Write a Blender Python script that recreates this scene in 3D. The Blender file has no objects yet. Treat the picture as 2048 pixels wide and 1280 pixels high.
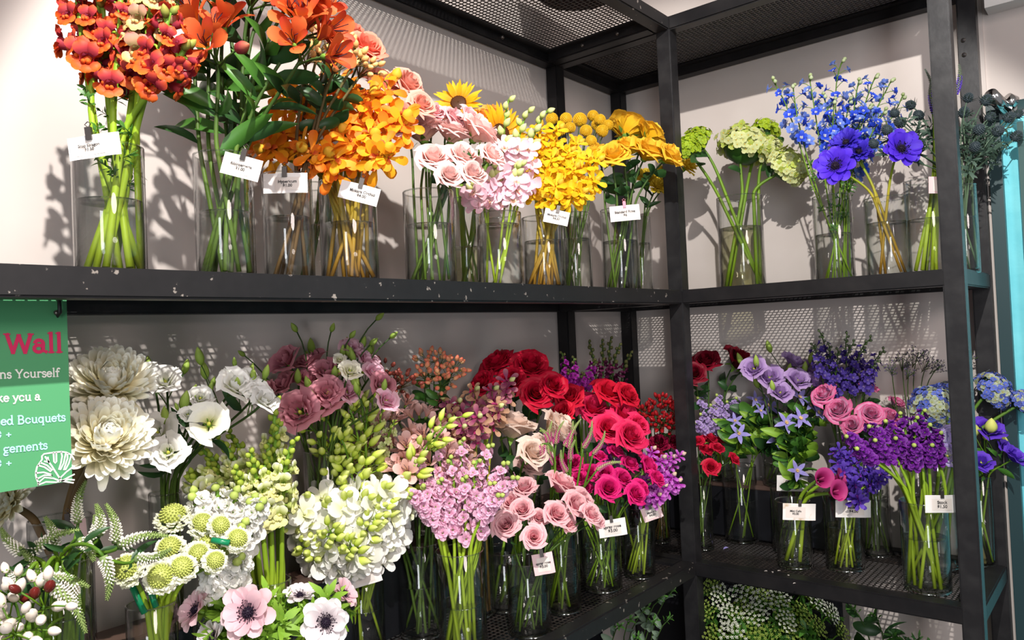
import bpy, bmesh, math, random
import numpy as np
from mathutils import Matrix, Vector

# ------------------------------------------------------------------ camera, light, exposure
SC = bpy.context.scene
COL = SC.collection
F_PX, YAW, PITCH, ROLL = 1520.5, 0.6934, 0.0213, -0.0442
CAM = np.array([1.2862, -2.1248, 0.0])
FW = np.array([-math.sin(YAW)*math.cos(PITCH), math.cos(YAW)*math.cos(PITCH), math.sin(PITCH)])
_rt = np.array([math.cos(YAW), math.sin(YAW), 0.0]); _up = np.cross(_rt, FW)
RT = math.cos(ROLL)*_rt + math.sin(ROLL)*_up
UP = -math.sin(ROLL)*_rt + math.cos(ROLL)*_up
FH = np.array([-math.sin(YAW), math.cos(YAW), 0.0])      # horizontal viewing direction
cd = bpy.data.cameras.new('camera'); cam = bpy.data.objects.new('camera', cd); COL.objects.link(cam)
cd.sensor_width = 36.0; cd.lens = F_PX/2048*36.0; cd.clip_start = 0.02
cam.matrix_world = Matrix(((RT[0], UP[0], -FW[0], CAM[0]), (RT[1], UP[1], -FW[1], CAM[1]), (RT[2], UP[2], -FW[2], CAM[2]), (0, 0, 0, 1)))
SC.camera = cam
SC.view_settings.view_transform = 'Standard'; SC.view_settings.look = 'None'
SC.view_settings.gamma = 1.0; SC.view_settings.use_curve_mapping = False
SC.view_settings.exposure = 0.0
cy = SC.cycles
cy.max_bounces = 7; cy.diffuse_bounces = 3; cy.glossy_bounces = 3; cy.transmission_bounces = 3
cy.transparent_max_bounces = 40; cy.caustics_reflective = False; cy.caustics_refractive = False
cy.sample_clamp_indirect = 4.0

W = bpy.data.worlds.new('world'); SC.world = W; W.use_nodes = True
W.node_tree.nodes['Background'].inputs[0].default_value = (0.93, 0.94, 1.0, 1)
W.node_tree.nodes['Background'].inputs[1].default_value = 0.31

def spot(name, loc, target, energy, color, size, angle, blend=0.5):
    l = bpy.data.lights.new(name, 'SPOT'); l.energy = energy; l.color = color; l.shadow_soft_size = size
    l.spot_size = math.radians(angle); l.spot_blend = blend
    o = bpy.data.objects.new(name, l); COL.objects.link(o); o.location = loc
    o.rotation_euler = (Vector(target)-Vector(loc)).to_track_quat('-Z', 'Y').to_euler(); return o
spot('track_spotlight', (1.36, -2.06, 1.2), (0.32, -0.75, -0.05), 208, (1.0, 0.97, 0.92), 0.013, 69, 0.14)
spot('far_track_spotlight', (3.3, -2.2, 1.22), (0.1, -0.9, 0.1), 165, (1.0, 0.86, 0.82), 0.45, 62, 0.6)
wl = bpy.data.lights.new('added_fill_light', 'AREA'); wl.shape = 'RECTANGLE'; wl.size = 0.8; wl.size_y = 2.3; wl.energy = 80; wl.color = (0.93, 0.96, 1.0)  # added area light: soft fill and upright streaks on the vases
wo = bpy.data.objects.new('added_fill_light', wl); COL.objects.link(wo); wo.location = (3.4, -5.2, 0.1)
wo.rotation_euler = (Vector((0.3, -0.6, -0.1))-Vector((3.4, -5.2, 0.1))).to_track_quat('-Z', 'Y').to_euler()

# ------------------------------------------------------------------ picture <-> place helpers
def ray(px, py): return FW + RT*((px-1024)/F_PX) + UP*((640-py)/F_PX)
def on_x(px, py, x): d = ray(px, py); return CAM + d*((x-CAM[0])/d[0])
def on_y(px, py, y): d = ray(px, py); return CAM + d*((y-CAM[1])/d[1])
def on_z(px, py, z): d = ray(px, py); return CAM + d*((z-CAM[2])/d[2])
def on_front(px, py, c, d=0.0):                     # upright plane through c facing the viewer, d metres nearer
    r = ray(px, py); k = (np.dot(np.asarray(c)-CAM, FH)-d)/np.dot(r, FH); return CAM + r*k
def proj(p):
    q = np.asarray(p)-CAM; z = q@FW
    return np.array([1024+F_PX*(q@RT)/z, 640-F_PX*(q@UP)/z]), z
def nrm(v): v = np.asarray(v, float); return v/(np.linalg.norm(v)+1e-12)
def frame(z, yh=(0.013, 0.02, 1)):                  # rotation with +Z along z and +Y as near as possible to yh
    z = nrm(z); x = np.cross(yh, z)
    if np.linalg.norm(x) < 1e-3: x = np.cross((0, 1, 0.1), z)
    x = nrm(x); y = np.cross(z, x); return np.stack([x, y, z], 1)
def rotz(a): c, s = math.cos(a), math.sin(a); return np.array([[c, -s, 0], [s, c, 0], [0, 0, 1.0]])

D1, D2, RX = 0.397, 0.3825, 1.013
Z0, Z1, Z2 = -0.5836, 0.0973, 0.7576+0.035          # tops of the three shelves (eye level is 0)
FLOOR = -1.5

# ------------------------------------------------------------------ mesh collector
class M:
    def __init__(s): s.v = []; s.f = []; s.uv = []; s.mi = []; s.n = 0
    def add(s, V, F, UV=None, mat=0):
        V = np.asarray(V, float).reshape(-1, 3)
        UV = np.zeros((len(V), 2)) if UV is None else np.asarray(UV, float).reshape(-1, 2)
        s.v.append(V); s.uv.append(UV)
        for f in F: s.f.append([i+s.n for i in f]); s.mi.append(mat)
        s.n += len(V)
    def grid(s, G, UV=None, mat=0, wrap=False):
        a, b = G.shape[:2]
        if UV is None: UV = np.stack(np.meshgrid(np.linspace(0, 1, b), np.linspace(0, 1, a)), -1)
        F = [(i*b+j, i*b+j+1, (i+1)*b+j+1, (i+1)*b+j) for i in range(a-1) for j in range(b-1)]
        if wrap: F += [(i*b+b-1, i*b, (i+1)*b, (i+1)*b+b-1) for i in range(a-1)]
        s.add(G.reshape(-1, 3), F, UV, mat)
    def merge(s, o, R=np.eye(3), t=(0, 0, 0), sc=1.0, matoff=0):
        V, UV = o.arr(); n0 = s.n
        s.v.append((V*sc)@np.asarray(R).T+np.asarray(t)); s.uv.append(UV)
        s.f += [[i+n0 for i in f] for f in o.f]; s.mi += [k+matoff for k in o.mi]; s.n += len(V)
    def arr(s): return np.concatenate(s.v), np.concatenate(s.uv)
    def tube(s, P, R, mat=0, sides=6, cap=True):
        P = np.asarray(P, float); n = len(P); R = np.full(n, R) if np.isscalar(R) else np.asarray(R)
        T = np.gradient(P, axis=0); G = np.zeros((n, sides, 3)); fr = frame(T[0], (1, 0.2, 0.1))
        x = fr[:, 0]
        for i in range(n):
            t = nrm(T[i]); x = nrm(x-t*np.dot(x, t)); y = np.cross(t, x)
            for k in range(sides):
                a = 2*math.pi*k/sides; G[i, k] = P[i]+R[i]*(math.cos(a)*x+math.sin(a)*y)
        s.grid(G, None, mat, True)
        if cap:
            for i, rev in ((0, True), (n-1, False)):
                b = s.n-n*sides+i*sides if not rev else s.n-n*sides
            base = s.n-n*sides
            s.f.append([base+k for k in range(sides)][::-1]); s.mi.append(mat)
            s.f.append([base+(n-1)*sides+k for k in range(sides)]); s.mi.append(mat)
    def ball(s, c, r, mat=0, nu=8, nv=6, tip=0.0, R=np.eye(3)):
        th = np.linspace(0.05, math.pi-0.05, nv); ph = np.linspace(0, 2*math.pi, nu, endpoint=False)
        rr = np.asarray(r, float)*np.ones(3); G = np.zeros((nv, nu, 3))
        for i, a in enumerate(th):
            zz = -math.cos(a); zz += tip*max(0, zz)**6
            for j, b in enumerate(ph): G[i, j] = (math.sin(a)*math.cos(b)*rr[0], math.sin(a)*math.sin(b)*rr[1], zz*rr[2])
        G = G@np.asarray(R).T+np.asarray(c); s.grid(G, None, mat, True)
    def box(s, lo, hi, mat=0):
        x0, y0, z0 = lo; x1, y1, z1 = hi
        s.add([(x0, y0, z0), (x1, y0, z0), (x1, y1, z0), (x0, y1, z0), (x0, y0, z1), (x1, y0, z1), (x1, y1, z1), (x0, y1, z1)],
              [(3, 2, 1, 0), (4, 5, 6, 7), (0, 1, 5, 4), (1, 2, 6, 5), (2, 3, 7, 6), (3, 0, 4, 7)], None, mat)
    def mesh(s, name, mats, smooth=True):
        V, UV = s.arr(); me = bpy.data.meshes.new(name); me.from_pydata(V.tolist(), [], s.f)
        uv = me.uv_layers.new(name='UVMap'); li = np.zeros(len(me.loops), np.int32); me.loops.foreach_get('vertex_index', li)
        uv.data.foreach_set('uv', UV[li].astype(np.float32).ravel())
        for m in mats: me.materials.append(m)
        me.polygons.foreach_set('material_index', np.array(s.mi, np.int32))
        me.polygons.foreach_set('use_smooth', np.full(len(s.f), smooth)); me.update(); return me

def link(name, data, parent=None, loc=None, R=None, sc=1.0):
    o = bpy.data.objects.new(name, data); COL.objects.link(o)
    if parent: o.parent = parent
    if R is not None or loc is not None:
        R = np.eye(3) if R is None else R; L = (0, 0, 0) if loc is None else loc
        s3 = np.ones(3)*sc
        o.matrix_local = Matrix([[R[i][0]*s3[0], R[i][1]*s3[1], R[i][2]*s3[2], L[i]] for i in range(3)]+[[0, 0, 0, 1]])
    return o
def thing(o, label, cat, group=None):
    o['label'] = label; o['category'] = cat
    if group: o['group'] = group
    return o
def empty(name, loc):
    o = bpy.data.objects.new(name, None); COL.objects.link(o); o.location = [float(q) for q in loc]; o.empty_display_size = 0.02; return o
def struct(o): o['kind'] = 'structure'; return o
def chamfer_box(lo, hi, b=0.003):
    bm = bmesh.new(); bmesh.ops.create_cube(bm, size=1.0)
    for v in bm.verts:
        v.co = Vector([(lo[i]+hi[i])/2+v.co[i]*(hi[i]-lo[i]) for i in range(3)])
    bmesh.ops.bevel(bm, geom=bm.edges[:], offset=b, segments=2, affect='EDGES')
    me = bpy.data.meshes.new('box'); bm.to_mesh(me); bm.free(); return me
def with_mat(me, m): me.materials.append(m); return me

# ------------------------------------------------------------------ materials
def lin(c):
    c = [q/255.0 for q in c]; return tuple((q/12.92 if q <= 0.04045 else ((q+0.055)/1.055)**2.4) for q in c)
def new_mat(name):
    m = bpy.data.materials.new(name); m.use_nodes = True; nt = m.node_tree; nt.nodes.clear()
    out = nt.nodes.new('ShaderNodeOutputMaterial'); return m, nt, out
def node(nt, t, **kw):
    n = nt.nodes.new(t)
    for k, v in kw.items(): setattr(n, k, v)
    return n
def noise(nt, scale, detail=3.0, space='Object'):
    tc = node(nt, 'ShaderNodeTexCoord'); n = node(nt, 'ShaderNodeTexNoise'); n.inputs['Scale'].default_value = scale
    n.inputs['Detail'].default_value = detail; nt.links.new(tc.outputs[space], n.inputs['Vector']); return n.outputs['Fac']
def ramp(nt, fac, stops):
    r = node(nt, 'ShaderNodeValToRGB'); e = r.color_ramp.elements
    while len(e) < len(stops): e.new(0.5)
    for k, (p, c) in enumerate(stops): e[k].position = p; e[k].color = (*c, 1)
    nt.links.new(fac, r.inputs[0]); return r.outputs[0]
_pm = {}
def petal_mat(name, stops, transl=0.3, rough=0.55, var=0.12, spec=0.25):
    """colour runs along the petal from base to tip; a little light passes through"""
    if name in _pm: return _pm[name]
    m, nt, out = new_mat(name); uv = node(nt, 'ShaderNodeUVMap'); sp = node(nt, 'ShaderNodeSeparateXYZ')
    nt.links.new(uv.outputs[0], sp.inputs[0])
    col = ramp(nt, sp.outputs[1], [(p, lin(c)) for p, c in stops])
    n = noise(nt, 2.6 if transl else 60, 2.0)
    oi = node(nt, 'ShaderNodeObjectInfo')
    hs = node(nt, 'ShaderNodeHueSaturation'); mr = node(nt, 'ShaderNodeMapRange')
    ad = node(nt, 'ShaderNodeMath', operation='ADD'); nt.links.new(n, ad.inputs[0]); nt.links.new(oi.outputs['Random'], ad.inputs[1])
    nt.links.new(ad.outputs[0], mr.inputs[0]); mr.inputs[1].default_value = 0.3; mr.inputs[2].default_value = 1.7
    mr.inputs[3].default_value = 1-var; mr.inputs[4].default_value = 1+var
    nt.links.new(mr.outputs[0], hs.inputs['Value']); nt.links.new(col, hs.inputs['Color'])
    b = node(nt, 'ShaderNodeBsdfPrincipled'); nt.links.new(hs.outputs[0], b.inputs['Base Color'])
    b.inputs['Roughness'].default_value = rough; b.inputs['Specular IOR Level'].default_value = spec
    if transl:
        t = node(nt, 'ShaderNodeBsdfTranslucent'); nt.links.new(hs.outputs[0], t.inputs[0])
        mx = node(nt, 'ShaderNodeMixShader'); mx.inputs[0].default_value = transl
        nt.links.new(b.outputs[0], mx.inputs[1]); nt.links.new(t.outputs[0], mx.inputs[2]); nt.links.new(mx.outputs[0], out.inputs[0])
    else: nt.links.new(b.outputs[0], out.inputs[0])
    _pm[name] = m; return m
def plain(name, c, rough=0.5, metal=0.0, spec=0.5, nscale=0, c2=None, bump=0.0, lo=0.35, hi=0.65):
    m, nt, out = new_mat(name); b = node(nt, 'ShaderNodeBsdfPrincipled'); nt.links.new(b.outputs[0], out.inputs[0])
    b.inputs['Base Color'].default_value = (*lin(c), 1); b.inputs['Roughness'].default_value = rough
    b.inputs['Metallic'].default_value = metal; b.inputs['Specular IOR Level'].default_value = spec
    if nscale:
        f = noise(nt, nscale, 6.0)
        if c2 is not None: nt.links.new(ramp(nt, f, [(lo, lin(c)), (hi, lin(c2))]), b.inputs['Base Color'])
        if bump:
            bp = node(nt, 'ShaderNodeBump'); bp.inputs['Strength'].default_value = bump; bp.inputs['Distance'].default_value = 0.01
            nt.links.new(f, bp.inputs['Height']); nt.links.new(bp.outputs[0], b.inputs['Normal'])
    return m
def clear(name, tint, ior, rough, boost=1.0, edge=0.5):
    """thin clear glass or water: lets light straight through, mirrors at grazing angles"""
    m, nt, out = new_mat(name); tr = node(nt, 'ShaderNodeBsdfTransparent'); tr.inputs[0].default_value = (*tint, 1)
    gl = node(nt, 'ShaderNodeBsdfGlossy'); gl.inputs['Roughness'].default_value = rough
    lw = node(nt, 'ShaderNodeLayerWeight'); lw.inputs[0].default_value = 0.5
    pw = node(nt, 'ShaderNodeMath', operation='POWER'); pw.inputs[1].default_value = 3.4; nt.links.new(lw.outputs['Facing'], pw.inputs[0])
    f0 = ((ior-1)/(ior+1))**2
    mu = node(nt, 'ShaderNodeMath', operation='MULTIPLY_ADD'); mu.use_clamp = True; mu.inputs[1].default_value = (0.85-f0)*boost; mu.inputs[2].default_value = f0*boost
    nt.links.new(pw.outputs[0], mu.inputs[0])
    nt.links.new(ramp(nt, lw.outputs['Facing'], [(0.0, tint), (0.55, tint), (0.97, tuple(q*edge for q in tint))]), tr.inputs[0])     # longer way through the glass at the rim
    mx = node(nt, 'ShaderNodeMixShader'); nt.links.new(mu.outputs[0], mx.inputs[0]); nt.links.new(tr.outputs[0], mx.inputs[1]); nt.links.new(gl.outputs[0], mx.inputs[2])
    nt.links.new(mx.outputs[0], out.inputs[0]); return m

WALL = plain('wall_paint', (197, 186, 180), 0.6, 0, 0.3, 5, (203, 193, 187), 0.06)
STEEL = plain('black_steel', (27, 26, 28), 0.42, 0.3, 0.4, 22, (38, 36, 37), 0.05, 0.4, 0.75)
DECK = plain('deck_steel', (46, 42, 41), 0.4, 0.35, 0.6, 40, (70, 62, 58), 0.05, 0.42, 0.75)
def scuffed():
    m, nt, out = new_mat('scuffed_steel'); b = node(nt, 'ShaderNodeBsdfPrincipled'); nt.links.new(b.outputs[0], out.inputs[0])
    f = noise(nt, 70, 4.0); g = noise(nt, 9, 3.0)
    c1 = ramp(nt, f, [(0.0, lin((33, 32, 33))), (0.67, lin((40, 38, 39))), (0.70, lin((150, 140, 132))), (1.0, lin((185, 175, 165)))])
    c2 = ramp(nt, g, [(0.35, lin((235, 235, 235))), (0.7, (1, 1, 1))])
    mx = node(nt, 'ShaderNodeMix', data_type='RGBA', blend_type='MULTIPLY'); mx.inputs[0].default_value = 1.0
    nt.links.new(c1, mx.inputs[6]); nt.links.new(c2, mx.inputs[7]); nt.links.new(mx.outputs[2], b.inputs['Base Color'])
    b.inputs['Roughness'].default_value = 0.4; b.inputs['Metallic'].default_value = 0.3; return m
SCUFF = scuffed()
GLASS = clear('clear_glass', (0.982, 0.99, 0.986), 1.55, 0.03, 1.15, 0.5)
RIMG = clear('glass_rim', (0.93, 0.96, 0.94), 1.9, 0.06, 1.9, 0.55)
MENI = clear('water_edge', (0.9, 0.94, 0.9), 1.8, 0.05, 1.6, 0.6)
WATER = clear('vase_water', (0.985, 0.99, 0.97), 1.33, 0.0, 1.5, 0.72)
MURKY = clear('cloudy_vase_water', (0.92, 0.91, 0.74), 1.33, 0.02, 1.4, 0.75)
CARD = plain('card_paper', (240, 234, 230), 0.7, 0, 0.2, 14, (233, 226, 222), 0)
PRINT = plain('printed_paper', (231, 220, 212), 0.7, 0, 0.2)
INK = plain('ink', (38, 34, 36), 0.6)
CLIP = plain('clip_metal', (105, 98, 94), 0.3, 0.8)
STEM = petal_mat('stem_green', [(0, (118, 150, 32)), (0.5, (98, 132, 34)), (1, (72, 108, 34))], 0, 0.45)
STEM_L = petal_mat('stem_light_green', [(0, (168, 190, 50)), (0.4, (140, 172, 44)), (1, (104, 146, 52))], 0, 0.45)
STEM_D = petal_mat('stem_dark_green', [(0, (96, 122, 44)), (0.5, (66, 92, 38)), (1, (50, 74, 32))], 0, 0.5)
STEM_B = petal_mat('stem_brown', [(0, (112, 84, 50)), (0.5, (92, 74, 46)), (1, (84, 84, 46))], 0, 0.6)
STEM_O = petal_mat('stem_ochre', [(0, (176, 126, 44)), (0.3, (172, 160, 48)), (0.6, (140, 160, 44)), (1, (92, 120, 40))], 0, 0.45)
LEAF = petal_mat('leaf_green', [(0, (58, 104, 40)), (1, (78, 128, 46))], 0.2, 0.42, 0.2, 0.4)
LEAF_D = petal_mat('leaf_dark_green', [(0, (36, 66, 34)), (1, (50, 88, 42))], 0.15, 0.42, 0.2, 0.4)
LEAF_Y = petal_mat('leaf_fresh_green', [(0, (120, 165, 52)), (1, (150, 190, 66))], 0.25, 0.42, 0.15, 0.4)
# ------------------------------------------------------------------ the room
def slab(name, lo, hi, mat):
    m = M(); m.box(lo, hi); return struct(link(name, m.mesh(name, [mat], False)))
CEIL = plain('ceiling_paint', (225, 222, 218), 0.8)
CONC = plain('concrete', (120, 114, 108), 0.7, 0, 0.4, 6, (140, 133, 126), 0.1)
TURQ = plain('turquoise_paint', (108, 208, 222), 0.55, 0, 0.4, 14, (122, 218, 230), 0.25)
JAMB = plain('dark_jamb_paint', (34, 58, 62), 0.4)
slab('wall_left', (-0.12, -4.2, FLOOR), (0, 0.12, 1.62), WALL)
slab('wall_back', (0, 0, FLOOR), (1.022, 0.12, 1.62), WALL)
slab('wall_right', (1.022, 0.006, 0.50), (2.6, 0.12, 1.62), WALL)
slab('trim_1', (1.020, -0.012, FLOOR), (1.046, 0.12, 0.50), JAMB)
slab('wall_outside', (1.046, 0.012, FLOOR), (2.6, 0.12, 0.462), TURQ)
slab('trim_2', (1.034, -0.05, 0.715), (2.6, 0.006, 0.765), CEIL)
slab('ceiling', (-0.12, -4.2, 1.56), (2.6, 0.12, 1.62), CEIL)
slab('floor', (-0.12, -4.2, FLOOR-0.06), (2.6, 0.12, FLOOR), CONC)

# ------------------------------------------------------------------ shelving units
S = 0.038
def part_box(parent, name, lo, hi, mat=STEEL, b=0.003):
    return link(name, with_mat(chamfer_box(lo, hi, b), mat), parent)
def deck(parent, x0, x1, y0, y1, z, p=0.0118, w=0.0029, t=0.0014):
    m = M()
    for x in np.arange(x0, x1, p): m.box((x, y0, z-t), (x+w, y1, z))
    for y in np.arange(y0, y1, p): m.box((x0, y, z-t*0.9), (x1, y+w, z-t*0.1))
    return link('perforated_deck', m.mesh('perforated_deck', [DECK], False), parent)
def tier(parent, x0, x1, y0, y1, z, front, mats=(SCUFF, STEEL), h=0.035):
    """front beam, back beam, two end beams, the angle lip inside them and the perforated deck"""
    if front == 'x': fr, bk = ((x1-S, y0, z-h), (x1, y1, z)), ((x0, y0, z-h), (x0+S, y1, z)); e = [((x0+S, y0, z-h), (x1-S, y0+S, z)), ((x0+S, y1-S, z-h), (x1-S, y1, z))]
    else: fr, bk = ((x0, y0, z-h), (x1, y0+S, z)), ((x0, y1-S, z-h), (x1, y1, z)); e = [((x0, y0+S, z-h), (x0+S, y1-S, z)), ((x1-S, y0+S, z-h), (x1, y1-S, z))]
    part_box(parent, 'front_beam', *fr, mats[0]); part_box(parent, 'back_beam', *bk, mats[1])
    for q in e: part_box(parent, 'end_beam', *q, mats[1])
    a, l, zl = S, 0.022, z-0.009
    m = M()
    m.box((x0+a, y0+a, zl-0.003), (x1-a, y0+a+l, zl)); m.box((x0+a, y1-a-l, zl-0.003), (x1-a, y1-a, zl))
    m.box((x0+a, y0+a+l, zl-0.003), (x0+a+l, y1-a-l, zl)); m.box((x1-a-l, y0+a+l, zl-0.003), (x1-a, y1-a-l, zl))
    link('angle_lip', m.mesh('angle_lip', [STEEL], False), parent)
    deck(parent, x0+a-0.004, x1-a+0.004, y0+a-0.004, y1-a+0.004, z-0.006)
def rebase(root):                                    # parts were laid out in room coordinates
    T = Matrix.Translation(-root.location)
    for ch in [q for q in bpy.data.objects if q.parent == root]: ch.matrix_local = T@ch.matrix_local
U = thing(empty('shelving_unit', (D1/2, -1.6, FLOOR)), 'black steel shelving unit along the left wall with a scuffed front edge', 'shelving')
U2 = thing(empty('shelving_unit', (RX/2, -0.19, FLOOR)), 'black steel shelving unit along the back wall with two tall front posts', 'shelving')
for z in (Z0, Z1, Z2): tier(U, 0.004, D1, -3.0, -D2-0.002, z, 'x')
for z in (Z0, Z1, Z2): tier(U2, 0.004, RX, -D2, -0.004, z, 'y', (STEEL, STEEL))
POST = plain('post_steel', (40, 39, 41), 0.36, 0.4, 0.5, 30, (56, 55, 56), 0.04, 0.4, 0.8)
for x, y in ((0.004, -3.038), (D1-S, -3.038)): part_box(U, 'post', (x, y, FLOOR), (x+S, y+S, 1.0))
part_box(U2, 'post', (0.004, -D2-0.001, FLOOR), (0.004+S, -D2+S, Z2))
part_box(U2, 'post', (D1-S, -D2-0.001, FLOOR), (D1+0.001, -D2+S, Z2), POST)
part_box(U2, 'post', (0.004, -0.004-S, FLOOR), (0.004+S, -0.003, Z2))
part_box(U2, 'post', (RX-S, -D2-0.001, FLOOR), (RX+0.001, -D2+S, 1.0), POST)
bp = part_box(U2, 'post', (RX-S, -0.004-S, FLOOR), (RX+0.001, -0.003, 1.0), POST)
for z in (0.655, 0.62, -0.16, -0.19, -0.80):
    m = M(); m.tube([(RX-0.026, -0.0415, z), (RX-0.026, -0.0445, z)], 0.0052, 0, 10); m.tube([(RX-0.026, -0.0443, z), (RX-0.026, -0.0452, z)], 0.003, 1, 10)
    link('bolt', m.mesh('bolt', [CLIP, INK], True), bp)
for (x, y, z) in ((0.045, -0.62, Z2-0.019), (0.045, -0.95, Z2-0.019), (0.16, -0.4215, Z2-0.019), (0.27, -0.4215, Z2-0.019)):
    m = M(); m.ball((x, y, z), (0.006, 0.006, 0.006), 0); link('bolt', m.mesh('bolt', [CLIP]), U)
rebase(U); rebase(U2)
# steps behind the front rows of the lower shelf
WOODT = plain('step_top_board', (62, 44, 38), 0.5, 0, 0.5, 9, (96, 74, 64), 0.05)
BLK = plain('black_board', (18, 18, 22), 0.35, 0, 0.5, 7, (42, 44, 52), 0.03, 0.55, 0.8)
def step(lo, hi, label):
    r = thing(empty('display_step', ((lo[0]+hi[0])/2, (lo[1]+hi[1])/2, lo[2])), label, 'riser')
    c = np.array(r.location)
    for nm, a, b, mt in (('body', lo, (hi[0], hi[1], hi[2]-0.012), BLK), ('top_board', (lo[0]-0.001, lo[1]-0.001, hi[2]-0.012), hi, WOODT)):
        link(nm, with_mat(chamfer_box(np.array(a)-c, np.array(b)-c, 0.002), mt), r)
step((0.046, -2.4, Z0), (0.118, -0.50, -0.42), 'long black display step with a brown top at the back of the left lower shelf')
step((0.05, -0.115, Z0), (0.70, -0.046, -0.435), 'black display step with a brown top at the back of the right lower shelf')
# dark basket standing on the top shelf
c = on_z(1160, -14, Z2-0.004); m = M()
WICK = plain('dark_basket', (46, 30, 34), 0.7, 0, 0.2, 90, (74, 52, 54), 0.3)
prof = [(0.0, 0.0), (0.098, 0.0), (0.108, 0.012), (0.128, 0.16), (0.132, 0.172), (0.124, 0.172), (0.104, 0.02), (0.0, 0.016)]
G = np.array([[(r*math.cos(a), r*math.sin(a), z) for a in np.linspace(0, 2*math.pi, 40, endpoint=False)] for r, z in prof])
m.grid(G, None, 0, True)
o = thing(link('basket', m.mesh('basket', [WICK]), None, c), 'dark round basket standing on the mesh of the top shelf', 'basket')

m = M(); m.box((0.05, -D2+0.05, 0), (RX-0.06, -0.05, 0.012))  # unseen board, added so the deck holes look dim from below
thing(link('added_dimming_board', m.mesh('added_dimming_board', [plain('added_dimming_board', (128, 126, 128), 0.7)], False), None, (0, 0, Z2-0.0055)), 'grey board added to dim the mesh holes of the right top shelf', 'board')
def dark_box(lo, hi, label):  # black boxes added to make the space below the lower shelves dark
    r = thing(empty('added_dark_box', (lo[0], lo[1], lo[2])), label, 'dark box'); d = np.array(hi)-np.array(lo)
    link('body', with_mat(chamfer_box((0, 0, 0), (d[0], d[1], d[2]-0.03), 0.006), BLK), r); link('rim', with_mat(chamfer_box((-0.006, -0.006, d[2]-0.03), (d[0]+0.006, d[1]+0.006, d[2]), 0.004), BLK), r)
dark_box((0.05, -1.7, FLOOR+0.0005), (0.16, -0.45, -0.66), 'long black box added to darken the space under the left lower shelf')
dark_box((0.05, -0.11, FLOOR+0.0005), (0.66, -0.05, -0.66), 'black box added as dark backing behind the lace flowers under the right shelf')
# right edge: glass door with its chrome fitting
GD = plain('tinted_glass_edge', (74, 98, 96), 0.1, 0, 0.6)
CHROME = plain('chrome', (200, 198, 196), 0.12, 1.0)
gd = thing(empty('glass_door', (1.12, -0.05, FLOOR)), 'grey green glass door edge with chrome fitting at the right border', 'door')
a = on_y(2037, 300, -0.03)
m = M(); m.box((a[0]-1.12, 0.014, 0.0), (a[0]+0.012-1.12, 0.026, 0.44-FLOOR)); link('glass_edge', m.mesh('glass_edge', [GD], False), gd)
m = M(); m.box((a[0]+0.012-1.12, 0.017, 0.0), (1.9-1.12, 0.023, 0.44-FLOOR)); link('pane', m.mesh('pane', [GLASS], False), gd)
p0 = on_y(1981, 189, -0.10); p1 = on_y(2011, 218, -0.035); off = np.array([1.12, -0.05, FLOOR])
m = M(); m.tube([p0-off, p1-off], 0.0145, 0, 20); link('chrome_standoff', m.mesh('chrome_standoff', [CHROME]), gd)
p2 = on_y(2012, 200, -0.03); p3 = on_y(2027, 207, -0.018)
m = M(); m.tube([p2-off, p3-off], 0.017, 0, 20); link('chrome_collar', m.mesh('chrome_collar', [CHROME]), gd)
m = M(); q = on_y(2029, 222, -0.02)-off; m.box(q-np.array((0.006, 0.004, 0.018)), q+np.array((0.006, 0.004, 0.018))); link('hinge_plate', m.mesh('hinge_plate', [CHROME], False), gd)

# ------------------------------------------------------------------ the hanging sign
SX = 0.315
GREEN = plain('sign_green', (82, 154, 104), 0.5, 0, 0.3)
WHITE_I = plain('sign_cream_ink', (240, 238, 228), 0.6); CYAN_I = plain('sign_pale_blue_ink', (172, 226, 232), 0.6); CRIM_I = plain('sign_crimson_ink', (206, 22, 84), 0.6)
def sg(px, py): return on_x(px, py, SX)
tr, brt, bl = sg(133, 597), sg(150.5, 965), sg(0, 985)
sy, sz0, sz1 = tr[1], bl[2], tr[2]
sign = thing(empty('hanging_sign', (SX, sy-0.15, sz0)), 'green shop sign with crimson, cream and pale blue lettering hanging from the upper shelf', 'sign')
so = np.array([SX, sy-0.15, sz0])
m = M(); m.box((-0.004, -0.17, 0), (0, 0.15, sz1-sz0)); link('board', with_mat(m.mesh('board', [GREEN], False), GREEN), sign)
def arc(cx, cy, rx, ry, a0, a1, n=14): return [(cx+rx*math.cos(math.radians(a0+(a1-a0)*i/n)), cy+ry*math.sin(math.radians(a0+(a1-a0)*i/n))) for i in range(n+1)]
def sf(x, y, l=0.13): return ('s', x, y, l)
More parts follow.
